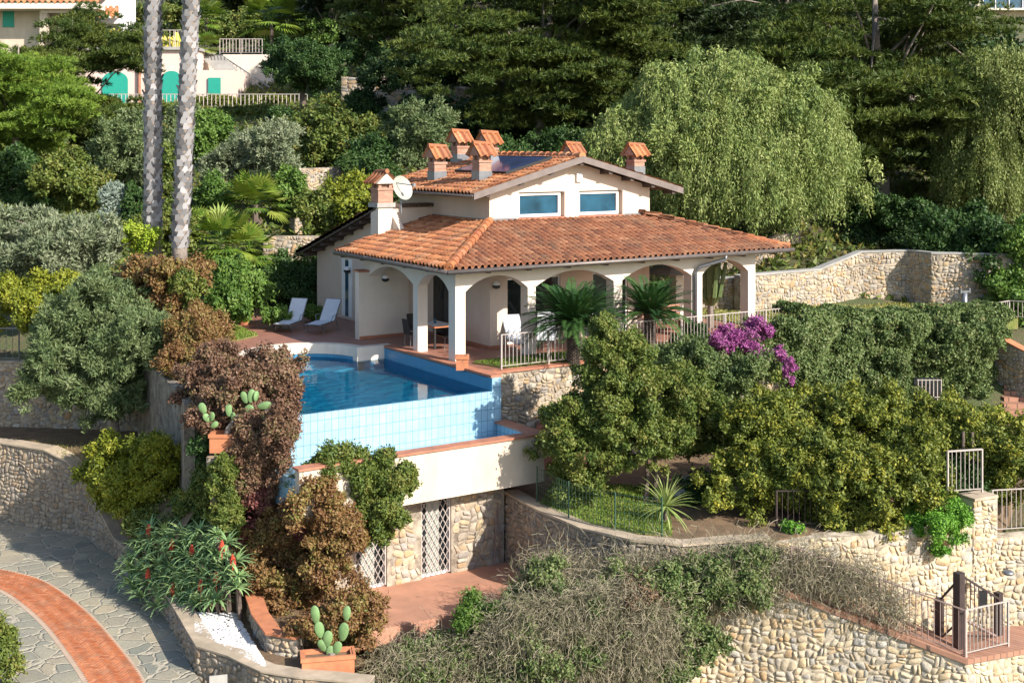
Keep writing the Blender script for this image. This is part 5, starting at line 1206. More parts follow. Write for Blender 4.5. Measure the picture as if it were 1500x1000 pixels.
rr = random.Random(4); k = 0
for px, top in ((330, -60), (420, -110), (520, -120), (610, -130), (700, -120), (790, -130), (860, -140), (1080, -130), (1200, -130), (1300, -120)):
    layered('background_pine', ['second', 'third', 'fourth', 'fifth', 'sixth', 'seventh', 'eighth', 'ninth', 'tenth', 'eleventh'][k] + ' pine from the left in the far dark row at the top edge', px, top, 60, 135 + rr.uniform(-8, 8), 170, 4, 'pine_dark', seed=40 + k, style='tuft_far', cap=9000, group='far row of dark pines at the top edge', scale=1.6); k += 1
crown('undergrowth', [blob(x0, y0, x1, y1, d, 4) for x0, y0, x1, y1, d in ((560, 140, 700, 230, 80), (680, 150, 860, 240, 82), (830, 120, 930, 220, 84), (640, 40, 760, 140, 92), (880, 0, 1000, 130, 112), (1000, 20, 1240, 200, 108), (1200, 60, 1400, 220, 104), (1240, 180, 1420, 330, 79), (1380, 40, 1500, 140, 110), (440, 20, 640, 90, 118))], 'far', 'oak', cap=60000, kind='stuff', scale=1.5)
# pepper trees
e = empty('pepper_tree', W(9.4, 61, 2), 'very large pale green weeping pepper tree behind the right side of the villa', 'tree')
bl = [blob(*b) for b in ((905, 105, 1130, 300, 61, 4.4), (1000, 72, 1140, 210, 61.5, 3.4), (1090, 125, 1245, 330, 61, 3.2), (858, 160, 960, 300, 60, 2.6), (930, 88, 1020, 200, 60.5, 2.4), (1130, 105, 1215, 220, 61.5, 2.4), (885, 100, 1225, 340, 61, 3.9), (960, 180, 1180, 340, 59, 3.4))]
trunk(e, W(9.4, 61, 1.8), bl, .45, 'bark', 9, 5); crown('crown', bl, 'olive_far', 'pepper', e, cap=150000, weep=.9, flat=1.0)
weeping('hanging_foliage', bl, 'pepper', e, 10500, (.4, 2.0), .16, .045, 26)
e = empty('pepper_tree', W(24.5, 66, 2), 'tall weeping pepper tree at the right edge of the picture', 'tree')
bl = [blob(*b) for b in ((1400, 60, 1540, 240, 66, 3), (1380, 150, 1480, 330, 65.5, 2.6), (1450, 90, 1600, 320, 67, 3))]
trunk(e, W(24.5, 66, 1.8), bl, .35, 'bark', 8, 6); crown('crown', bl, 'olive_far', 'pepper_dark', e, cap=80000, weep=.9, flat=1.0)
weeping('hanging_foliage', bl, 'pepper_dark', e, 3600, (.5, 2.2), .17, .05, 24)
# broadleaf background trees
tree('oak_tree', 'dark round headed oak in front of the shaded stone terrace', 'tree', ((565, 62, 655, 130, 83), (610, 55, 700, 125, 83), (530, 85, 600, 135, 82)), 'far', 'oak', base=at(632, 152, 83), r0=.28, cap=30000, seed=2)
tree('clipped_tree', 'dark green clipped round tree in front of the white stair wall', 'tree', ((380, 58, 510, 132, 90), (395, 68, 500, 138, 89.5)), 'far', 'green_dark', base=at(444, 152, 90), r0=.2, cap=34000, flat=1.0, scale=.8)
shrub('long dark hedge running right of the clipped round tree', ((490, 60, 600, 98, 96, 1.5), (590, 55, 700, 90, 96, 1.5)), 'far', 'green_dark', name='hedge', cat='hedge', cap=16000)
tree('olive_tree', 'grey green olive between the yellow shrub and the left chimneys', 'tree', ((565, 155, 665, 235, 68), (580, 180, 640, 250, 67)), 'olive_far', 'olive_green', r0=.16, cap=26000, seed=4)
tree('shrub_tree', 'yellow green leafy tree in the middle of the left slope', 'tree', ((420, 155, 530, 235, 72), (480, 165, 560, 250, 71), (440, 190, 530, 260, 70)), 'far', 'mixed', r0=.14, cap=26000, seed=6, scale=.85)
tree('olive_tree', 'wide grey olive above the fan palm on the left slope', 'tree', ((320, 190, 440, 262, 65), (295, 215, 370, 290, 64), (370, 200, 432, 300, 63)), 'olive_far', 'olive', r0=.16, cap=34000, seed=7, scale=.85)
tree('olive_tree', 'slender grey green olive between the left pine and the palm trunks', 'tree', ((150, 165, 215, 240, 66), (130, 200, 225, 275, 66)), 'olive_far', 'olive_green', base=at(147, 285, 66), r0=.12, cap=22000, seed=8, scale=.85)
tree('olive_tree', 'olive behind the two palm trunks', 'tree', ((240, 160, 320, 230, 70), (200, 190, 310, 260, 69)), 'olive_far', 'olive_green', r0=.12, cap=22000, seed=9, scale=.85)
tree('shrub_tree', 'green bushy tree right behind the right palm trunk', 'tree', ((285, 165, 335, 235, 68), (278, 190, 320, 250, 67)), 'far', 'green', r0=.1, cap=12000, seed=10, scale=.85)
layered('pine_tree', 'bright green young pine at the left edge', 22, 60, 255, 68, 150, 7, 'pine_bright', base_py=290, seed=31, cap=110000, r0=.22, flat=.7)
layered('pine_tree', 'dense dark green pine in front of the cream villa at the upper left', 110, 30, 235, 72, 165, 7, 'pine', base_py=285, seed=33, cap=120000, r0=.25, flat=.7)
B = [
 ('dark shrub below the left pines', ((-10, 225, 60, 300, 62), (30, 245, 100, 305, 61)), 'far', 'green_dark', 14000),
 ('mixed olive coloured shrub right of the young pine trunk', ((55, 235, 150, 310, 60),), 'far', 'mixed', 12000),
 ('small bluish grey cypress left of the palm trunks', ((148, 272, 186, 325, 57),), 'olive_far', 'grey', 7000),
 ('yellow green shrub between the palm trunks', ((225, 215, 262, 300, 58), (232, 270, 262, 350, 54)), 'far', 'mixed', 10000),
 ('dark round shrub just left of the left palm trunk', ((178, 270, 215, 325, 57),), 'far', 'green_dark', 7000),
 ('green shrub behind the fan palm on the left slope', ((290, 260, 345, 330, 60), (400, 250, 445, 310, 61)), 'far', 'green', 13000),
 ('dark green shrub left of the villa chimney on the slope', ((500, 205, 570, 275, 66), (520, 235, 590, 300, 63)), 'far', 'green_dark', 16000),
 ('sunlit yellow green shrub just left of the villa chimney', ((478, 262, 560, 315, 60), (495, 285, 555, 330, 58)), 'far', 'hedge', 16000),
 ('low bright shrub below the stone terrace wall on the slope', ((430, 285, 490, 330, 60), (445, 300, 520, 345, 59)), 'far', 'mixed', 12000),
 ('dark shrub under the clipped round tree', ((395, 160, 430, 195, 84), (500, 135, 560, 170, 84)), 'far', 'green_dark', 9000),
 ('shrub row below the long railing of the pink building', ((180, 152, 300, 172, 94), (300, 158, 450, 178, 94)), 'far', 'mixed', 12000),
 ('yellow shrub behind the long railing of the pink building', ((260, 143, 350, 160, 98), (350, 143, 440, 160, 98)), 'far', 'yellowgreen', 7000),
 ('dry grassy shrub at the foot of the palm trunks', ((185, 315, 290, 372, 53),), 'far', 'mixed', 9000),
 ('lime green shrub at the foot of the left palm', ((180, 330, 240, 375, 50),), 'broad', 'lime', 8000),
 ('dark laurel shrub behind the right lawn', ((1225, 285, 1330, 345, 66), (1280, 300, 1370, 360, 63)), 'far', 'green_dark', 20000),
 ('big dark evergreen shrub at the right above the lawn', ((1340, 315, 1450, 420, 57), (1390, 330, 1500, 460, 56), (1380, 300, 1470, 380, 58)), 'far', 'green_dark', 40000),
 ('dark green tree at the right edge beside the evergreen shrub', ((1455, 330, 1560, 480, 55), (1440, 400, 1520, 470, 54)), 'far', 'green', 26000),
 ('low dark shrubs along the shaded path right of the pepper tree', ((1230, 335, 1310, 362, 64), (1300, 340, 1370, 372, 61)), 'far', 'oak', 10000),
 ('dark shrub behind the ridge of the villa roof', ((690, 205, 770, 245, 70), (770, 190, 860, 240, 72)), 'far', 'green_dark', 16000),
 ('green bush on the terraces above the pink building', ((190, 10, 290, 55, 118), (290, 20, 420, 75, 116)), 'far', 'mixed', 16000),
 ('dark bush beside the upper palm at the top', ((380, 20, 450, 70, 112), (430, 35, 500, 75, 108)), 'far', 'green', 12000),
]
for lb, bx_, st_, pl_, cp_ in B: shrub(lb, bx_, st_, pl_, cap=int(cp_ * 1.7))
# ---------------- palms
def washingtonia(px, py, d, lean, label, w_px, h=13):
    b = at(px, py, d); e = empty('palm_tree', b, label, 'palm', 'two tall palm trunks'); r = w_px / 2 / F * d
    m = MB(); pts = [b + Vector((0, 0, -.5))] + [b + RV * lean * t * h + Vector((0, 0, t * h)) for t in [i / 12 for i in range(13)]]
    m.tube(pts, [r * 1.15] + [r * (1.05 - .12 * i / 12) for i in range(13)], 12); m.build('trunk', M['bark_grey'], e, smooth=True)
    V = []; rn = []; rr = random.Random(int(px)); k = 0; z = .1
    while z < h:
        c = b + RV * lean * z + Vector((0, 0, z)); n = 7; rad = r * (1.07 - .12 * z / h)
        for i in range(n):
            a = 2 * PI * (i + .5 * (k % 2)) / n + rr.uniform(-.12, .12); o = Vector((math.cos(a), math.sin(a), 0)); s = Vector((-math.sin(a), math.cos(a), 0)); w = 2 * PI * rad / n * .62
            z0 = rr.uniform(-.02, .03); ex = rr.uniform(.05, .15)
            A_ = c + o * rad * .96 + s * w + Vector((0, 0, z0)); B_ = c + o * rad * .96 - s * w + Vector((0, 0, z0)); tw = rr.uniform(-.5, .5) * w
            V += [A_, B_, c + o * (rad + ex) - s * w * .35 + s * tw + Vector((0, 0, z0 + .24)), c + o * (rad + ex * .8) + s * w * .35 + s * tw + Vector((0, 0, z0 + .26))]; rn.append(rr.random())
        z += .2; k += 1
    arrmesh('leaf_bases', np.array([tuple(v) for v in V]), np.arange(len(V)).reshape(-1, 4), PB, e, np.array(rn))
    top = b + RV * lean * h + Vector((0, 0, h)); fan_fronds(e, top, 34, 1.5, 1.1, 'fan', seed=int(px), droop=.6)
def fan_fronds(parent, top, n, stalk, size, pal, seed=1, droop=.5, name='fronds', up=.3):
    rr = random.Random(seed); V = []; rn = []
    for i in range(n):
        a = rr.uniform(0, 2 * PI); el = rr.uniform(-droop, 1.3); o = Vector((math.cos(a) * math.cos(el), math.sin(a) * math.cos(el), math.sin(el))); c = top + o * stalk * rr.uniform(.8, 1.1); s = o.cross(Vector((0, 0, 1))).normalized() if abs(o.z) < .98 else Vector((1, 0, 0)); u = s.cross(o)
        w = .03 * stalk; V += [top + s * w * .5, top - s * w * .5, c - s * w * .4, c + s * w * .4]; rn.append(.2); q = rr.uniform(.2, .9)
        nb = 13
        for k in range(nb):
            t = -1.25 + 2.5 * k / (nb - 1); dr = (o * math.cos(t) + s * math.sin(t) + u * .15 - Vector((0, 0, .22))).normalized(); L_ = size * (1 - .12 * abs(t)) * rr.uniform(.9, 1.05); e_ = c + dr * L_ - Vector((0, 0, .12 * L_)); sd = dr.cross(u).normalized() * size * .055
            V += [c, c + dr * L_ * .55 + sd, e_, c + dr * L_ * .55 - sd]; rn.append(min(1, max(0, q + rr.uniform(-.25, .25))))
    return arrmesh(name, np.array([tuple(v) for v in V]), np.arange(len(V)).reshape(-1, 4), lmat(pal), parent, np.array(rn))
PB = leafmat('palm_bark', [(.15, .15, .155), (.30, .29, .30), (.46, .45, .46), (.26, .255, .26)], 0.0, .9)
washingtonia(224, 352, 50, 0.0, 'left one of the two tall scaly grey palm trunks', 22)
washingtonia(263, 366, 49, .048, 'right one of the two tall scaly grey palm trunks', 21)
def fanpalm(px, py, d, hpx, size, label, n=34, pal='fan', pet=None):
    b = at(px, py, d); h = hpx / F * d; e = empty('fan_palm', b, label, 'palm', 'small fan palms on the slope'); m = MB(); m.tube([b - Vector((0, 0, .3)), b + Vector((0, 0, h))], [.16, .13], 8); m.build('trunk', M['bark'], e); fan_fronds(e, b + Vector((0, 0, h)), n, size * .75, size * .7, pal, int(px))
fanpalm(374, 338, 58, 38, 1.25, 'fan palm with short trunk on the left slope below the grey olive', 46)
fanpalm(325, 372, 54, 14, 1.3, 'low fan palm above the dark hedge near the palm trunks', 46)
fanpalm(365, 385, 55, 14, 1.1, 'low fan palm just behind the green bush by the deck', 36)
fanpalm(283, 352, 56, 10, 1.0, 'tiny fan palm to the right of the right palm trunk', 28)
fanpalm(302, 75, 108, 48, 1.6, 'tall spiky palm at the top left of the terraces', 30)
fanpalm(398, 60, 106, 30, 2.2, 'wide yellow green palm at the top beside the dark hedge', 50)
fanpalm(303, 82, 103.5, 12, 1.2, 'small palm in a pot at the top of the outside stairs', 26)
# yellow columnar cacti on the upper terrace
for i, (px, n, h_) in enumerate(((155, 6, 36), (196, 9, 30), (252, 10, 26), (176, 4, 30))):
    m = MB(); rr = random.Random(px)
    for k in range(n): q = at(px + rr.uniform(-9, 9), 71, 102); hh = rr.uniform(.55, 1) * h_ / F * 102; m.tube([q, q + Vector((rr.uniform(-.3, .3), 0, hh * .4)), q + Vector((rr.uniform(-.45, .45), 0, hh))], [.14, .16, .1], 6)
    ob_ = m.build('columnar_cactus', plain('cactus_yellow%d' % i, (.50, .42, .06) if i else (.38, .36, .08), .7, .3, 3), label=['tall pale columnar cactus by the white column of the upper villa', 'yellow columnar cactus just left of the left palm trunk', 'yellow branching cactus between the two palm trunks', 'slim columnar cactus before the small red roof'][i], cat='cactus', group='columnar cacti on the upper terrace')
# ---------------- cycads
def fronds(parent, top, n, length, pal, seed, leaflet=.16, lw=.014, nl=34, elr=(-.3, 1.25), curve=.42, name='fronds'):
    rr = random.Random(seed); V = []; rn = []; m = MB()
    for i in range(n):
        a = i * 2.39996 + rr.uniform(-.2, .2); el = elr[0] + (elr[1] - elr[0]) * ((i + .5) / n) ** .8; L_ = length * rr.uniform(.85, 1.08) * (.8 + .2 * math.cos(el)); q = rr.uniform(.1, .8)
        o = Vector((math.cos(a), math.sin(a), 0)); P = []
        for k in range(nl + 1):
            t = k / nl; ang = el - curve * t * t * 1.6; 
            if k == 0: p = top + o * .12
            else: p = P[-1] + (o * math.cos(ang) + Vector((0, 0, math.sin(ang)))) * (L_ / nl)
            P.append(p)
        s = Vector((-o.y, o.x, 0)); m.tube([P[0], P[nl // 2], P[-1]], [.018, .012, .004], 4, False)
        for k in range(3, nl):
            d = (P[k + 1] - P[k]).normalized(); up = s.cross(d); wv = math.sin(PI * min(1, (k / nl) * .9 + .1)) ** .5
            for sg in (-1, 1):
                dr = (s * sg * .8 + d * .55 - up * 0 + Vector((0, 0, .22))).normalized(); l = leaflet * wv * rr.uniform(.85, 1.1) * 1.3; e_ = P[k] + dr * l - Vector((0, 0, .03)); wd = d * lw
                V += [P[k] - wd, P[k] + dr * l * .5 - wd, e_, P[k] + dr * l * .5 + wd]; rn.append(min(1, max(0, q + rr.uniform(-.2, .2))))
    arrmesh(name, np.array([tuple(v) for v in V]), np.arange(len(V)).reshape(-1, 4), lmat(pal, .12), parent, np.array(rn))
    m.build('frond_stems', lmat(pal, .12), parent)
def cycad(px, py, d, hpx, L_, n, label, seed):
    b = at(px, py, d); h = hpx / F * d; e = empty('cycad', b, label, 'cycad', 'cycads in front of the porch'); m = MB(); rr = random.Random(seed)
    for k in range(int(h / .05)):
        for i in range(9):
            a = 2 * PI * (i + .5 * (k % 2)) / 9; o = Vector((math.cos(a), math.sin(a), 0)); c = b + Vector((0, 0, .05 * k)); m.obox(c + o * .13, o * .06, Vector((-o.y, o.x, 0)) * .045, Vector((0, 0, .035)) + o * .02)
    m.tube([b - Vector((0, 0, .2)), b + Vector((0, 0, h))], .14, 8); m.build('trunk', M['bark'], e); fronds(e, b + Vector((0, 0, h)), n, L_, 'cycad', seed, leaflet=.23, lw=.022)
    return e
c1 = Vector((3.35, -1.45, 0)); p1 = (c1 - O3); 
cy = cycad(840, 538, 41.0, 66, 1.75, 120, 'left cycad with dense dark green fronds behind the railing', 3)
cy2 = cycad(952, 523, 43.2, 66, 1.6, 66, 'right cycad with open fronds and tan centre', 8)
q_ = at(952, 449, 43.1); m = MB(); m.ball(q_ + Vector((0, 0, .12)), .2, .2, .16, 12, 8, .15); m.build('cone', plain('cycad_cone', (.45, .30, .14), .9, .2, 20), cy2)
# ---------------- tall euphorbia behind the last arch
e = empty('candelabra_cactus', at(1043, 478, 49), 'tall branching candelabra cactus seen through the last porch arch', 'cactus'); m = MB(); b = at(1041, 480, 49); rr = random.Random(6)
m.tube([b, b + Vector((0, 0, .9))], [.13, .12], 8); m.build('trunk', M['bark_grey'], e); m = MB()
for k in range(13): a = rr.uniform(0, 6.28); o = Vector((math.cos(a), math.sin(a), 0)) * rr.uniform(.25, .75); m.tube([b + Vector((0, 0, .8)), b + o * .6 + Vector((0, 0, 1.2)), b + o + Vector((0, 0, rr.uniform(2.1, 2.9)))], [.07, .10, .07], 5)
m.build('branches', plain('euphorbia', (.12, .17, .06), .6, .3, 8), e)
# ---------------- near vegetation, left
tree('olive_tree', 'large grey foliaged olive above the hedge at the left edge', 'tree', ((-40, 305, 90, 400, 50.5, 2), (50, 318, 185, 405, 50, 2), (10, 330, 130, 420, 49, 2)), 'olive', 'olive', base=at(75, 425, 50), r0=.16, mat='bark_grey', cap=75000, seed=11, scale=1.35)
shrub('clipped yellow green hedge at the left edge above the metal fence', ((-40, 398, 60, 480, 47, 1.2), (40, 400, 140, 482, 46.6, 1.2)), 'broad', 'hedge', name='hedge', cat='hedge', cap=42000, flat=1.0, scale=1.1)
shrub('green leafy shrub hanging over the fence at the left edge', ((18, 430, 58, 500, 45.5),), 'broad', 'hedge', cap=6000)
tree('olive_tree', 'big round grey green olive tree above the flagstone driveway', 'tree', ((70, 410, 225, 560, 44, 2.1), (38, 470, 165, 605, 43.6, 1.9), (120, 440, 262, 590, 43.8, 2), (80, 520, 220, 612, 43.5, 1.7)), 'olive', 'olive_green', base=at(171, 638, 43.6), r0=.13, mat='bark_grey', cap=150000, seed=12, limbs=9)
shrub('red brown leafed hedge section right behind the large olive', ((185, 378, 250, 440, 45.5), (215, 380, 300, 450, 45)), 'broad', 'rust', cap=26000)
shrub('green shrub wedge under the rust coloured hedge', ((255, 400, 300, 450, 44.5),), 'broad', 'mixed', cap=6000)
shrub('green sunlit bamboo like bush left of the pool deck', ((300, 380, 345, 470, 48), (325, 375, 390, 465, 50), (310, 400, 365, 470, 47.5)), 'broad', 'green', cap=46000, weep=.6, scale=1.3)
shrub('dark clipped hedge behind the sun loungers', ((375, 368, 430, 462, 55, 1.2), (415, 370, 470, 465, 56, 1.2), (380, 400, 468, 466, 54.5, 1.0)), 'broad', 'green_dark', name='hedge', cat='hedge', cap=42000, flat=1.0, scale=1.3)
shrub('low pot plants along the back of the pool deck', ((385, 452, 425, 474, 48.5), (445, 450, 478, 468, 50.5)), 'broad', 'green', cap=6000)
shrub('small leafy plant in the round terracotta pot by the lawn', ((349, 456, 368, 470, 47.9),), 'broad', 'hedge', cap=1500)
Hb = [
 ('russet hedge section beside the pool lawn, left of the pool', ((245, 452, 330, 530, 43), (262, 470, 322, 560, 41.5), (240, 495, 300, 580, 41)), 'rust', 46000),
 ('brown purple hedge hanging over the left pool corner', ((270, 520, 380, 620, 38, 1.3), (345, 512, 438, 630, 36.6, 1.2), (300, 540, 430, 640, 36, 1.2)), 'brown', 80000),
 ('dark brown hedge cascading below the prickly pear', ((350, 600, 432, 700, 34.8, .9), (345, 650, 428, 770, 34.8, .7), (395, 590, 440, 680, 34.2, .5)), 'brown', 50000),
 ('wine red shrub on the bank right of the aloes', ((343, 705, 428, 805, 35.0, .7), (430, 735, 500, 800, 34.0, .6)), 'wine', 34000),
 ('rust coloured shrub cascading down to the bottom planter', ((348, 765, 450, 895, 34.7, .8), (372, 825, 475, 950, 33.7, .7), (440, 785, 515, 865, 33.4, .6), (380, 740, 450, 820, 34.4, .6)), 'rust', 50000),
 ('small rust and green shrub behind the long orange planter', ((470, 865, 558, 945, 31.2, .8), (430, 900, 500, 960, 31, .6)), 'rust', 26000),
 ('green yellow shrub leaning over the basement doors', ((460, 660, 560, 740, 34.2, .8), (520, 668, 608, 745, 34.4, .7), (515, 730, 590, 800, 34.0, .6), (430, 675, 500, 735, 34.2, .6)), 'mixed', 50000),
 ('reddish twiggy shrub left of the basement doors', ((425, 700, 500, 790, 33.4, .8), (470, 740, 530, 820, 33.4, .7)), 'rust', 22000),
 ('yellow green shrub on the bank below the large olive', ((125, 640, 230, 735, 39.6, 1.1), (180, 645, 292, 750, 38.4, 1.2), (160, 680, 255, 775, 38.6, 1.0)), 'hedge', 62000),
 ('dull green shrub between the yellow shrub and the cascading hedge', ((275, 655, 350, 745, 35.6, .7), (290, 700, 345, 790, 35.6, .6)), 'mixed', 30000),
 ('low dark undergrowth between the yellow shrub and the aloes', ((195, 745, 300, 800, 37.4, .8), (240, 730, 330, 790, 36.6, .8)), 'mixed', 16000),
 ('green and brown creeper hanging in front of the pedestal of the prickly pear', ((302, 662, 350, 735, 34.3, .22), (306, 715, 352, 790, 34.2, .22)), 'mixed', 12000),
 ('dark low shrub at the foot of the pedestal planter', ((278, 640, 318, 672, 35.2, .5),), 'green_dark', 5000),
 ('clipped shrub corner at the bottom left edge', ((-60, 905, 22, 1040, 30.2, .9),), 'mixed', 18000),
]
for lb, bx_, pl_, cp_ in Hb: shrub(lb, bx_, 'leafy', pl_, cap=int(cp_ * 1.3))
# ---------------- aloes
m_al = None
def blades(V, rn, c, n, L_, w_, rr, el0=(.1, 1.2), curl=.5, tone=0.5, axis=Vector((0, 0, 1)), seg=4):
    for i in range(n):
        a = i * 2.39996 + rr.uniform(-.2, .2); el = rr.uniform(*el0); o = Vector((math.cos(a), math.sin(a), 0)); s = Vector((-o.y, o.x, 0)); p = Vector(c); l = L_ * rr.uniform(.8, 1.1); q = min(1, max(0, tone + rr.uniform(-.25, .25)))
        prev = (p - s * w_, p + s * w_)
        for k in range(seg):
            t = (k + 1) / seg; ang = el - curl * t * t * 1.5; p = p + (o * math.cos(ang) + Vector((0, 0, math.sin(ang)))) * (l / seg); ww = w_ * (1 - t ** 1.6) + .001; cur = (p - s * ww, p + s * ww)
            V += [prev[0], prev[1], cur[1], cur[0]]; rn.append(q); prev = cur
e = empty('aloe_shrub', G(270, 880, -5), 'large clump of aloe rosettes with red flower spikes on the driveway wall', 'aloe'); rr = random.Random(9)
spots = []
AD = lambda px, py: 36.9 - (px - 190) * .022 - (py - 778) * .012
for i in range(420):
    px = rr.uniform(186, 352); py = rr.uniform(778, 888)
    if ((px - 268) / 88) ** 2 + ((py - 832) / 66) ** 2 > 1 or any((px - a) ** 2 + (py - b) ** 2 < 12.5 ** 2 for a, b, _ in spots): continue
    spots.append((px, py, 0))
fl = [(218, 776), (252, 798), (281, 806), (217, 840), (341, 820), (317, 845), (253, 862), (294, 858), (325, 800)]
for i, (px, py, _) in enumerate(sorted(spots, key=lambda s: s[1])):
    t = (py - 778) / 110; d = AD(px, py); c = at(px, py, d); V = []; rn = []
    blades(V, rn, c, 32, rr.uniform(.45, .62), .036, rr, (-.1, 1.3), .55, rr.uniform(.3, .75)); arrmesh('rosette', np.array([tuple(v) for v in V]), np.arange(len(V)).reshape(-1, 4), lmat('aloe', .1), e, np.array(rn))
m = MB()
for (px, py, _) in spots: c = at(px, py, AD(px, py)); m.tube([c, (c.x + DV.x * .3, c.y + DV.y * .3, -5.1)], [.03, .045], 6)
m.build('stems', M['bark'], e)
fm = plain('aloe_flower', (.50, .06, .03), .7, .25, 20)
for px, py in fl:
    d = AD(px, py) - .25; c = at(px, py, d); m = MB(); m.tube([c - Vector((0, 0, .42)), c - Vector((0, 0, .08))], .012, 5); rr = random.Random(px)
    for k in range(46): a = k * 2.4; z = -.11 + .25 * k / 46; r_ = .05 * (1 - (k / 46) ** 2) + .012; m.obox(c + Vector((math.cos(a) * r_, math.sin(a) * r_, z)), (.012, 0, 0), (0, .012, 0), (0, 0, .026))
    m.build('flower_spike', fm, e)
# ---------------- prickly pears
def pricklypear(name, pads, label, trunkpts=None):
    e = empty(name, pads[0][0], label, 'cactus'); cm = plain('pad_' + str(len(pads)), (.15, .26, .10), .65, .22, 4)
    if trunkpts: m = MB(); m.tube(trunkpts, [.11, .09, .07][:len(trunkpts)], 8); m.build('stem', M['bark_grey'], e)
    for c, ang, L_, w_, yaw in pads:
        ax = RV * math.cos(yaw) + DV * math.sin(yaw); up = (Vector((0, 0, 1)) * math.cos(ang) + ax * math.sin(ang)); sd_ = (ax * math.cos(ang) - Vector((0, 0, 1)) * math.sin(ang)); nn_ = up.cross(sd_); m = MB(); n = 16; vs = []; fs = []
        for lay, (sc_, th) in enumerate(((.86, -.028), (1, -.012), (1, .012), (.86, .028))):
            for i in range(n): a = 2 * PI * i / n; ww = w_ * (1 + .18 * math.cos(a)); vs.append(c + up * (L_ * math.cos(a) * sc_) + sd_ * (ww * math.sin(a) * sc_) + nn_ * th)
        fs.append(tuple(reversed(range(n)))); fs.append(tuple(range(3 * n, 4 * n)))
        for l in range(3):
            for i in range(n): fs.append((l * n + i, l * n + (i + 1) % n, (l + 1) * n + (i + 1) % n, (l + 1) * n + i))
        m.add(vs, fs); m.build('pad', cm, e, smooth=True)
P_ = lambda px, py, d=34.8: at(px, py, d)
pricklypear('prickly_pear', [(P_(297, 598), -.4, .16, .10, 0), (P_(303, 612), -.6, .14, .09, .4), (P_(310, 610), .1, .13, .09, -.4), (P_(314, 622), .9, .12, .08, 0), (P_(335, 600), -.05, .19, .09, .3), (P_(343, 612), -.3, .16, .08, 0), (P_(358, 582), -.35, .17, .09, 0), (P_(368, 580), .15, .19, .10, .2), (P_(363, 602), .7, .2, .13, -.2), (P_(387, 594), 1.35, .2, .10, 0), (P_(378, 612), 2.0, .2, .13, .2), (P_(398, 622), 1.75, .17, .10, 0), (P_(375, 580), .3, .14, .09, 1.0)],
            'prickly pear with pale green pads in the terracotta planter below the brown hedge', [P_(329, 655), P_(335, 628), P_(350, 608)])
Q_ = lambda px, py, d=30.1: at(px, py, d)
pricklypear('prickly_pear', [(Q_(462, 900), -.15, .22, .10, 0), (Q_(468, 922), -.2, .2, .11, .3), (Q_(480, 935), .1, .19, .11, 0), (Q_(484, 955), 0, .16, .10, .2), (Q_(503, 925), .15, .22, .12, -.2), (Q_(508, 898), .05, .18, .09, 0), (Q_(494, 948), .3, .15, .1, 0), (Q_(472, 945), -.5, .15, .09, 0)],
            'tall thin prickly pear in the long orange planter at the bottom', [Q_(484, 975), Q_(486, 955)])
# ---------------- near vegetation, right
for lb, bx_, pl_, cp_, st_ in [
 ('tall clipped green shrub tree in front of the railing centre', ((845, 482, 960, 580, 37, 1.3), (820, 545, 960, 660, 36.6, 1.5), (790, 600, 905, 722, 36.2, 1.2)), 'mixed', 105000, 'small'),
 ('rounded green hedge tree right of the clipped shrub tree', ((930, 545, 1060, 670, 37.5, 1.5), (880, 600, 1010, 690, 36.4, 1.3)), 'mixed', 72000, 'small'),
 ('grey green climbing shrub on the terrace corner', ((960, 500, 1060, 570, 40.5, 1.0), (1010, 520, 1120, 600, 41, 1.2)), 'ivy', 46000, 'small'),
 ('yellowish hedge tree in the middle of the lower terrace', ((1060, 575, 1200, 700, 37, 1.6), (1040, 640, 1160, 755, 35.6, 1.2), (1100, 620, 1230, 745, 35.6, 1.2)), 'yellowgreen', 110000, 'small'),
 ('wide yellow green hedge tree spilling over the pale stone wall', ((1190, 570, 1330, 690, 37, 1.7), (1210, 640, 1370, 780, 34.8, 1.2), (1150, 660, 1290, 775, 34.7, 1.1), (1280, 620, 1380, 720, 36, 1.3)), 'yellowgreen', 120000, 'small'),
 ('olive green hedge tree at the right edge', ((1370, 605, 1500, 700, 37.5, 1.5), (1420, 620, 1560, 745, 37, 1.4), (1330, 590, 1430, 690, 38.5, 1.4)), 'yellowgreen', 80000, 'small'),
 ('yellow flowering shrub in front of the barred window', ((1270, 600, 1400, 650, 42, 1.2), (1380, 600, 1480, 650, 43, 1.0)), 'hedge', 30000, 'small'),
 ('bright green round shrub beside the small bar gate', ((1330, 730, 1412, 802, 34.4, .9),), 'bright', 24000, 'small'),
 ('dark shrub under the hedge trees on the lower terrace', ((1000, 690, 1060, 745, 37, .9), (1380, 680, 1440, 745, 36.5, .7)), 'green_dark', 14000, 'small'),
 ('small bright weeds on top of the pale stone wall', ((1146, 766, 1176, 786, 33.9, .3),), 'bright', 2500, 'small'),
 ]:
    if 'hedge tree' in lb or 'shrub tree' in lb:
        bl = [blob(*b) for b in bx_]; k = len(bl) - 1; b0 = W(bl[k][0], bl[k][1], -3.15); e = empty('hedge_tree', b0, lb, 'tree'); rr = random.Random(len(lb)); m = MB()
        for q in (0, 1): s0 = b0 + RV * .3 * q; m.tube([s0, s0 + Vector((rr.uniform(-.1, .1), 0, .8)), s0 + Vector((rr.uniform(-.2, .2), .1, 2.0))], [.08, .065, .04], 7)
        m.tube([b0 + Vector((0, 0, .1)), b0 + RV * .3 + Vector((0, 0, .1))], .05, 6); m.build('trunk', M['bark'], e); crown('crown', bl, 'leafy', pl_, e, cap=cp_)
    else: shrub(lb, bx_, st_, pl_, cap=cp_)
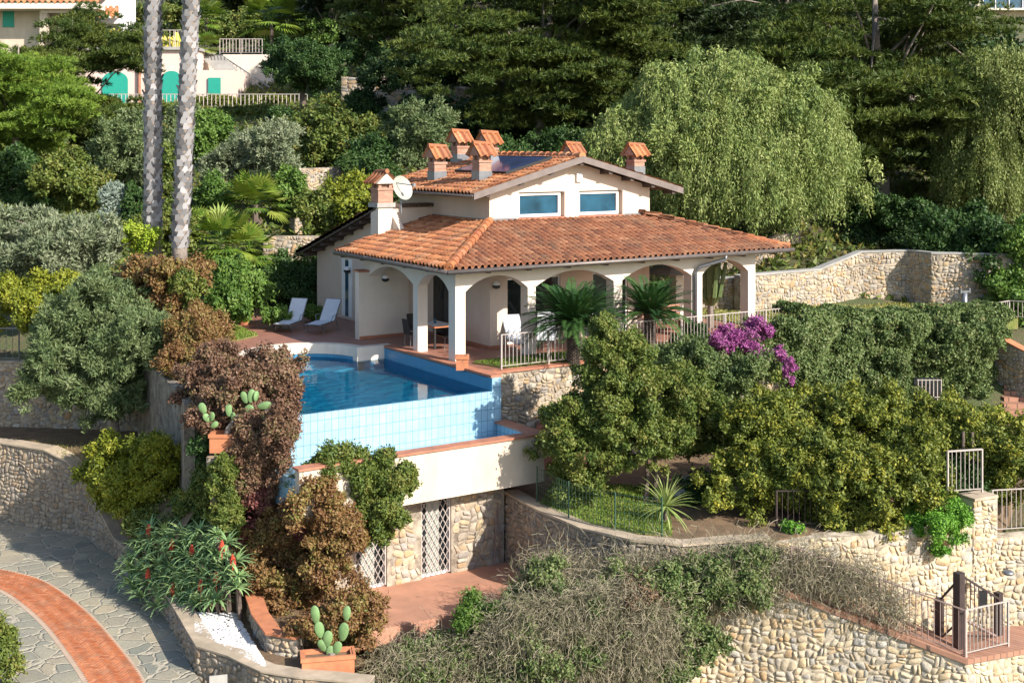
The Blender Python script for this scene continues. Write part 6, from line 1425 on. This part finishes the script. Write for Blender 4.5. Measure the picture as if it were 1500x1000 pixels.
# ivy hedge block on the garden store
P0, P1 = Vector((11.9, -2.6, 0)), Vector((22.6, -3.35, 0))
def ivywall(n, Ln=.12, Wd=.075):
    t = RNG.rand(n); s = RNG.rand(n) ** .9; top = RNG.rand(n) < .24
    base = np.array(P0)[None] * (1 - t[:, None]) + np.array(P1)[None] * t[:, None]; dirn = np.array((P1 - P0).normalized()); out = np.array([dirn[1], -dirn[0], 0])
    bump_ = .45 * np.sin(t * 21) * np.sin(s * 5 + t * 9) + .22 * np.sin(t * 47 + s * 11) + .14 * np.sin(s * 23 + t * 31); zt = .95 - .55 * t + .10 * np.sin(t * 8 + 1) + .09 * np.sin(t * 29) + .08 * np.sin(t * 61)
    low = -3.2 + .5 * np.sin(t * 17) + np.where(t > .86, (t - .86) * 14, 0)
    z = zt - (zt - low) * s; o = .45 + bump_ * .6 + RNG.uniform(-.16, .12, n)
    o = np.where(top, RNG.uniform(-.9, .5, n), o); z = np.where(top, zt + RNG.uniform(-.12, .12, n) + .05 * np.sin(t * 40), z)
    P = base + out * o[:, None] + np.array([0, 0, 1]) * z[:, None]
    wx = np.abs(((P - np.array(at(1361, 573, 47.6))) @ RVn)); wz = np.abs(P[:, 2] - at(1361, 573, 47.6).z)
    keep = ~((wx < .45) & (wz < .42)) & ~((wx < .75) & (wz < .5) & (RNG.rand(n) < .5)); P = P[keep]; n2 = len(P); tp = top[keep]
    Nr = unit(np.where(tp[:, None], [0, 0, 1], out) + RNG.randn(n2, 3) * .75); A = RNG.randn(n2, 3) + np.array([0, 0, -.5]); tone = .5 + .25 * np.sin(t[keep] * 13) * np.sin(s[keep] * 6)
    V = quads(P, A - Nr * (A * Nr).sum(1, keepdims=True), Nr, Ln * RNG.uniform(.6, 1.4, n2), Wd * RNG.uniform(.6, 1.4, n2)); COUNT[0] += n2
    return arrmesh('ivy_hedge', V, np.arange(len(V)).reshape(-1, 4), lmat('ivy'), None, np.clip(.4 * tone + .6 * RNG.rand(n2), 0, 1))
iv = empty('ivy_hedge', P0, 'broad mass of green ivy hanging over the garden store right of the bougainvillea', 'ivy')
o_ = ivywall(110000); o_.name = 'foliage'; o_.parent = iv; o_.matrix_parent_inverse = iv.matrix_basis.inverted()
crown('overhang', [blob(*b) for b in ((1145, 470, 1215, 560, 45.6, .6), (1165, 540, 1245, 610, 46.0, .5), (1205, 462, 1275, 530, 46.4, .6), (1240, 515, 1335, 590, 46.5, .5), (1265, 460, 1345, 520, 47.2, .6), (1330, 470, 1420, 545, 48, .6), (1400, 462, 1472, 545, 48.8, .6), (1385, 540, 1450, 592, 48.6, .4), (1230, 570, 1330, 615, 46.4, .4))], 'leafy', 'ivy', iv, cap=90000, flat=.99)
shrub('magenta bougainvillea in full flower at the end of the white railing', ((1038, 482, 1088, 518, 43.2, .4), (1092, 464, 1132, 500, 43.3, .4), (1085, 500, 1128, 530, 42.9, .3), (1132, 505, 1150, 530, 42.8, .2), (1148, 524, 1168, 560, 42.7, .2)), 'small', 'magenta', name='bougainvillea', cat='bougainvillea', cap=12000, dens=.5)
shrub('green foliage around the bougainvillea flowers', ((1040, 490, 1170, 590, 43.9, .9), (1060, 472, 1150, 540, 44.0, .6), (1120, 465, 1180, 540, 44.3, .8)), 'small', 'ivy', cap=30000)
shrub('low green shrub behind the railing between the right pillars', ((985, 475, 1040, 512, 44.5, .5),), 'small', 'green_dark', cap=8000)
# cordyline and agave on the lower terrace
e = empty('cordyline', at(975, 785, 34.6), 'spiky yellow green cordyline at the end of the curved wall', 'plant'); b = at(975, 785, 34.6); m = MB(); m.tube([b - Vector((0, 0, .1)), b + Vector((0, 0, .8))], [.08, .06], 8); m.build('stem', M['bark'], e)
V = []; rn = []; rr = random.Random(3); blades(V, rn, b + Vector((0, 0, .8)), 80, 1.0, .028, rr, (-.7, 1.4), .35, .6, seg=5); arrmesh('leaves', np.array([tuple(v) for v in V]), np.arange(len(V)).reshape(-1, 4), lmat('yucca', .2), e, np.array(rn))
b = at(950, 778, 34.9); V = []; rn = []; blades(V, rn, b, 30, .5, .025, rr, (.1, 1.3), .3, .5); tag(arrmesh('spiky_plant', np.array([tuple(v) for v in V]), np.arange(len(V)).reshape(-1, 4), lmat('yucca', .2), None, np.array(rn)), 'small spiky plant at the foot of the cordyline', 'plant')
b = at(1018, 790, 34.0); V = []; rn = []; blades(V, rn, b, 40, .38, .02, rr, (.0, 1.0), .9, .5); tag(arrmesh('dry_plant', np.array([tuple(v) for v in V]), np.arange(len(V)).reshape(-1, 4), lmat('dry', .1), None, np.array(rn)), 'dry curled grey plant on the bare soil right of the cordyline', 'plant')
m = MB(); rr = random.Random(8)
for i, (px, py, s_) in enumerate(((1015, 705, .35), (1040, 700, .4), (1050, 726, .3), (1000, 722, .25))): b = at(px, py, 37.5 - (py - 700) * .03); mm = MB(); mm.ball(b, s_ * 1.3, s_, s_ * .5, 9, 6, .35, rr); mm.build('rock', M['concrete'], label=['flat grey rock behind the cordyline, far left one', 'largest pale rock on the shaded lower terrace', 'rock nearest the soil right of the cordyline', 'smallest rock just right of the cordyline top'][i], cat='rock', group='rocks on the lower terrace')
# small potted agave on pool corner
b = at(677, 531, 40.2); V = []; rn = []; blades(V, rn, b + Vector((0, 0, .05)), 22, .32, .02, rr, (.0, 1.3), .3, .6); tag(arrmesh('agave', np.array([tuple(v) for v in V]), np.arange(len(V)).reshape(-1, 4), lmat('dry', .1), None, np.array(rn)), 'small pale agave in the planter on the pool corner', 'plant')
# grass blades
def grass(poly, n, z, h, pal, nm, w_=.012):
    xs = [p[0] for p in poly]; ys = [p[1] for p in poly]; P = np.stack([RNG.uniform(min(xs), max(xs), n), RNG.uniform(min(ys), max(ys), n)], 1); ins = np.zeros(n, bool); j = len(poly) - 1
    for i in range(len(poly)):
        xi, yi, xj, yj = xs[i], ys[i], xs[j], ys[j]; c = ((yi > P[:, 1]) != (yj > P[:, 1])) & (P[:, 0] < (xj - xi) * (P[:, 1] - yi) / (yj - yi + 1e-12) + xi); ins ^= c; j = i
    P = P[ins]; k = len(P); C = np.concatenate([P, np.full((k, 1), z)], 1); A = RNG.randn(k, 3) * .45 + np.array([0, 0, 1]); C[:, 2] += h * .4
    V = quads(C, A, RNG.randn(k, 3), h * RNG.uniform(.6, 1.3, k), np.full(k, w_) * RNG.uniform(.7, 1.5, k)); COUNT[0] += k
    tag(arrmesh(nm, V, np.arange(len(V)).reshape(-1, 4), lmat(pal), None, RNG.rand(k)), kind='stuff')
grass([(.4, -.45), (5.6, -.45), (5.6, -1.85), (.8, -1.85)], 9000, .05, .09, 'grass', 'grass', .02)
grass([tuple(G(300, 468, 0))[:2], tuple(G(345, 478, 0))[:2], tuple(G(378, 492, 0))[:2], tuple(G(330, 503, 0))[:2], tuple(G(280, 500, 0))[:2]], 9000, .045, .09, 'grass', 'grass', .025)
grass([(13.4, -2.3), (23.5, -3.4), (24, 8), (16, 14), (13.4, 8.5)], 30000, .03, .12, 'grass_dry', 'lawn_grass', .04)
grass([tuple(p)[:2] for p in (G(790, 742, -3.1), G(850, 765, -3.1), G(925, 781, -3.1), G(985, 784, -3.1), W(4.5, 38, 0), W(1.2, 38.6, 0))], 16000, -3.08, .12, 'grass', 'lawn_grass', .02)
grass([tuple(W(-22, 46))[:2], tuple(W(-12, 45))[:2], tuple(W(-9, 36))[:2], tuple(G(60, 655, -3.1))[:2]], 12000, -3.14, .1, 'grass_dry', 'lawn_grass', .02)
# slope ground cover
k = 60000; u = RNG.uniform(-.42, .42, k); d = RNG.uniform(56, 110, k); r = u * d; z = np.array([TZ(a, b) for a, b in zip(r, d)]); C = toworld(np.stack([r, d, z + .15], 1))
V = quads(C, RNG.randn(k, 3) + np.array([0, 0, .6]), RNG.randn(k, 3), RNG.uniform(.25, .6, k), RNG.uniform(.08, .2, k)); tag(arrmesh('ground_cover', V, np.arange(len(V)).reshape(-1, 4), lmat('mixed'), None, RNG.rand(k)), kind='stuff'); COUNT[0] += k
# ---------------- dry tangled creepers over the lower wall
def tangle(name, boxes, n, pal, wd=.011, length=(.6, 1.6), label=None, cat=None, dens=1, kind=None):
    V = []; rn = []
    bl = [blob(*b) for b in boxes]; ar = np.array([b[3] * b[5] for b in bl]); ar /= ar.sum(); seg = 7
    for b, a in zip(bl, ar):
        m = int(n * a); u = unit(RNG.randn(m, 3)); P = np.array(b[:3]) + u * np.array(b[3:]) * (RNG.rand(m) ** .4)[:, None]; D_ = unit(RNG.randn(m, 3) + np.array([0, -.2, .1])); L_ = RNG.uniform(*length, m) / seg; q = RNG.rand(m)
        for k in range(seg):
            P2 = P + D_ * L_[:, None]; s = unit(np.cross(D_, RNG.randn(m, 3))) * wd; V.append(np.stack([P - s, P + s, P2 + s, P2 - s], 1)); rn.append(q); D_ = unit(D_ + RNG.randn(m, 3) * .45 + np.array([0, 0, -.16])); P = P2
    V = np.concatenate(V).reshape(-1, 3); V = toworld(V); COUNT[0] += len(V) // 4
    return tag(arrmesh(name, V, np.arange(len(V)).reshape(-1, 4), lmat(pal, .1), None, np.concatenate(rn)), label, cat, None, kind)
tangle('dry_creeper', ((760, 815, 880, 890, 32.8, .8), (860, 815, 1010, 890, 32.5, .8), (960, 808, 1120, 880, 32.3, .8), (1070, 800, 1170, 865, 32.4, .6)), 12000, 'dry_dark', .0045, (.4, 1.3), label='grey tangle of dry creeper stems over the end of the curved wall', cat='creeper')
tangle('dry_creeper', ((1140, 800, 1240, 870, 32.2, .35), (1200, 820, 1300, 890, 32.0, .3), (1280, 860, 1330, 920, 31.8, .25)), 2600, 'dry_dark', .005, (.4, 1.1), label='dry leafless creeper climbing on the walkway railing', cat='creeper')
tangle('dry_brush', ((530, 945, 660, 1010, 30.8, .7), (600, 930, 720, 1010, 31.0, .7), (690, 905, 800, 1010, 31, .7), (770, 880, 900, 1000, 31.2, .7), (880, 890, 1000, 1000, 31.2, .5), (780, 850, 1000, 1000, 30.9, .4), (700, 870, 850, 1000, 30.8, .4)), 24000, 'dry_dark', .0045, (.35, 1.1), label='dense dry brush along the bottom edge below the terracotta patio', cat='brush')
shrub('dark creeper foliage hanging down over the lowest stone wall', ((745, 840, 890, 960, 31.6, 1.0), (860, 830, 1020, 960, 31.6, 1.0), (980, 820, 1110, 900, 31.8, .9), (1040, 805, 1140, 870, 32.2, .7), (720, 900, 860, 1020, 31.0, 1.0), (860, 930, 1000, 1020, 31.2, .5), (960, 900, 1060, 980, 31.2, .35)), 'small', 'scrub', name='creeper', cat='creeper', cap=140000)
shrub('muted brownish scrub at the bottom below the patio', ((530, 950, 680, 1030, 31, .9), (590, 935, 730, 1020, 31.2, .9), (660, 900, 790, 1010, 31.4, .8)), 'small', 'scrub', name='scrub', cat='scrub', cap=70000)
shrub('bright green bush patch in the dry brush below the patio', ((668, 878, 740, 935, 31.2, .5),), 'small', 'green', cap=10000)
shrub('reddish brown creeper patch hanging on the lowest wall', ((900, 850, 980, 915, 31.2, .5),), 'small', 'brown', name='creeper', cat='creeper', cap=12000, dens=.5)
# bank under the brush
m = MB(); g0 = []
for j in range(7):
    for i in range(13):
        r = -4.4 + .95 * i; d = 34.6 - .8 * j; z = -5.15 - .35 * j if r < 1.5 else -5.6 - .4 * j; g0.append(W(r, d - (.6 if r > 2 else 0), z + RNG.uniform(-.12, .12)))
m.add(g0, [(j * 13 + i, (j + 1) * 13 + i, (j + 1) * 13 + i + 1, j * 13 + i + 1) for j in range(6) for i in range(12)]); m.build('bank', M['soil'], kind='structure', smooth=True)
print('LEAVES', COUNT[0])
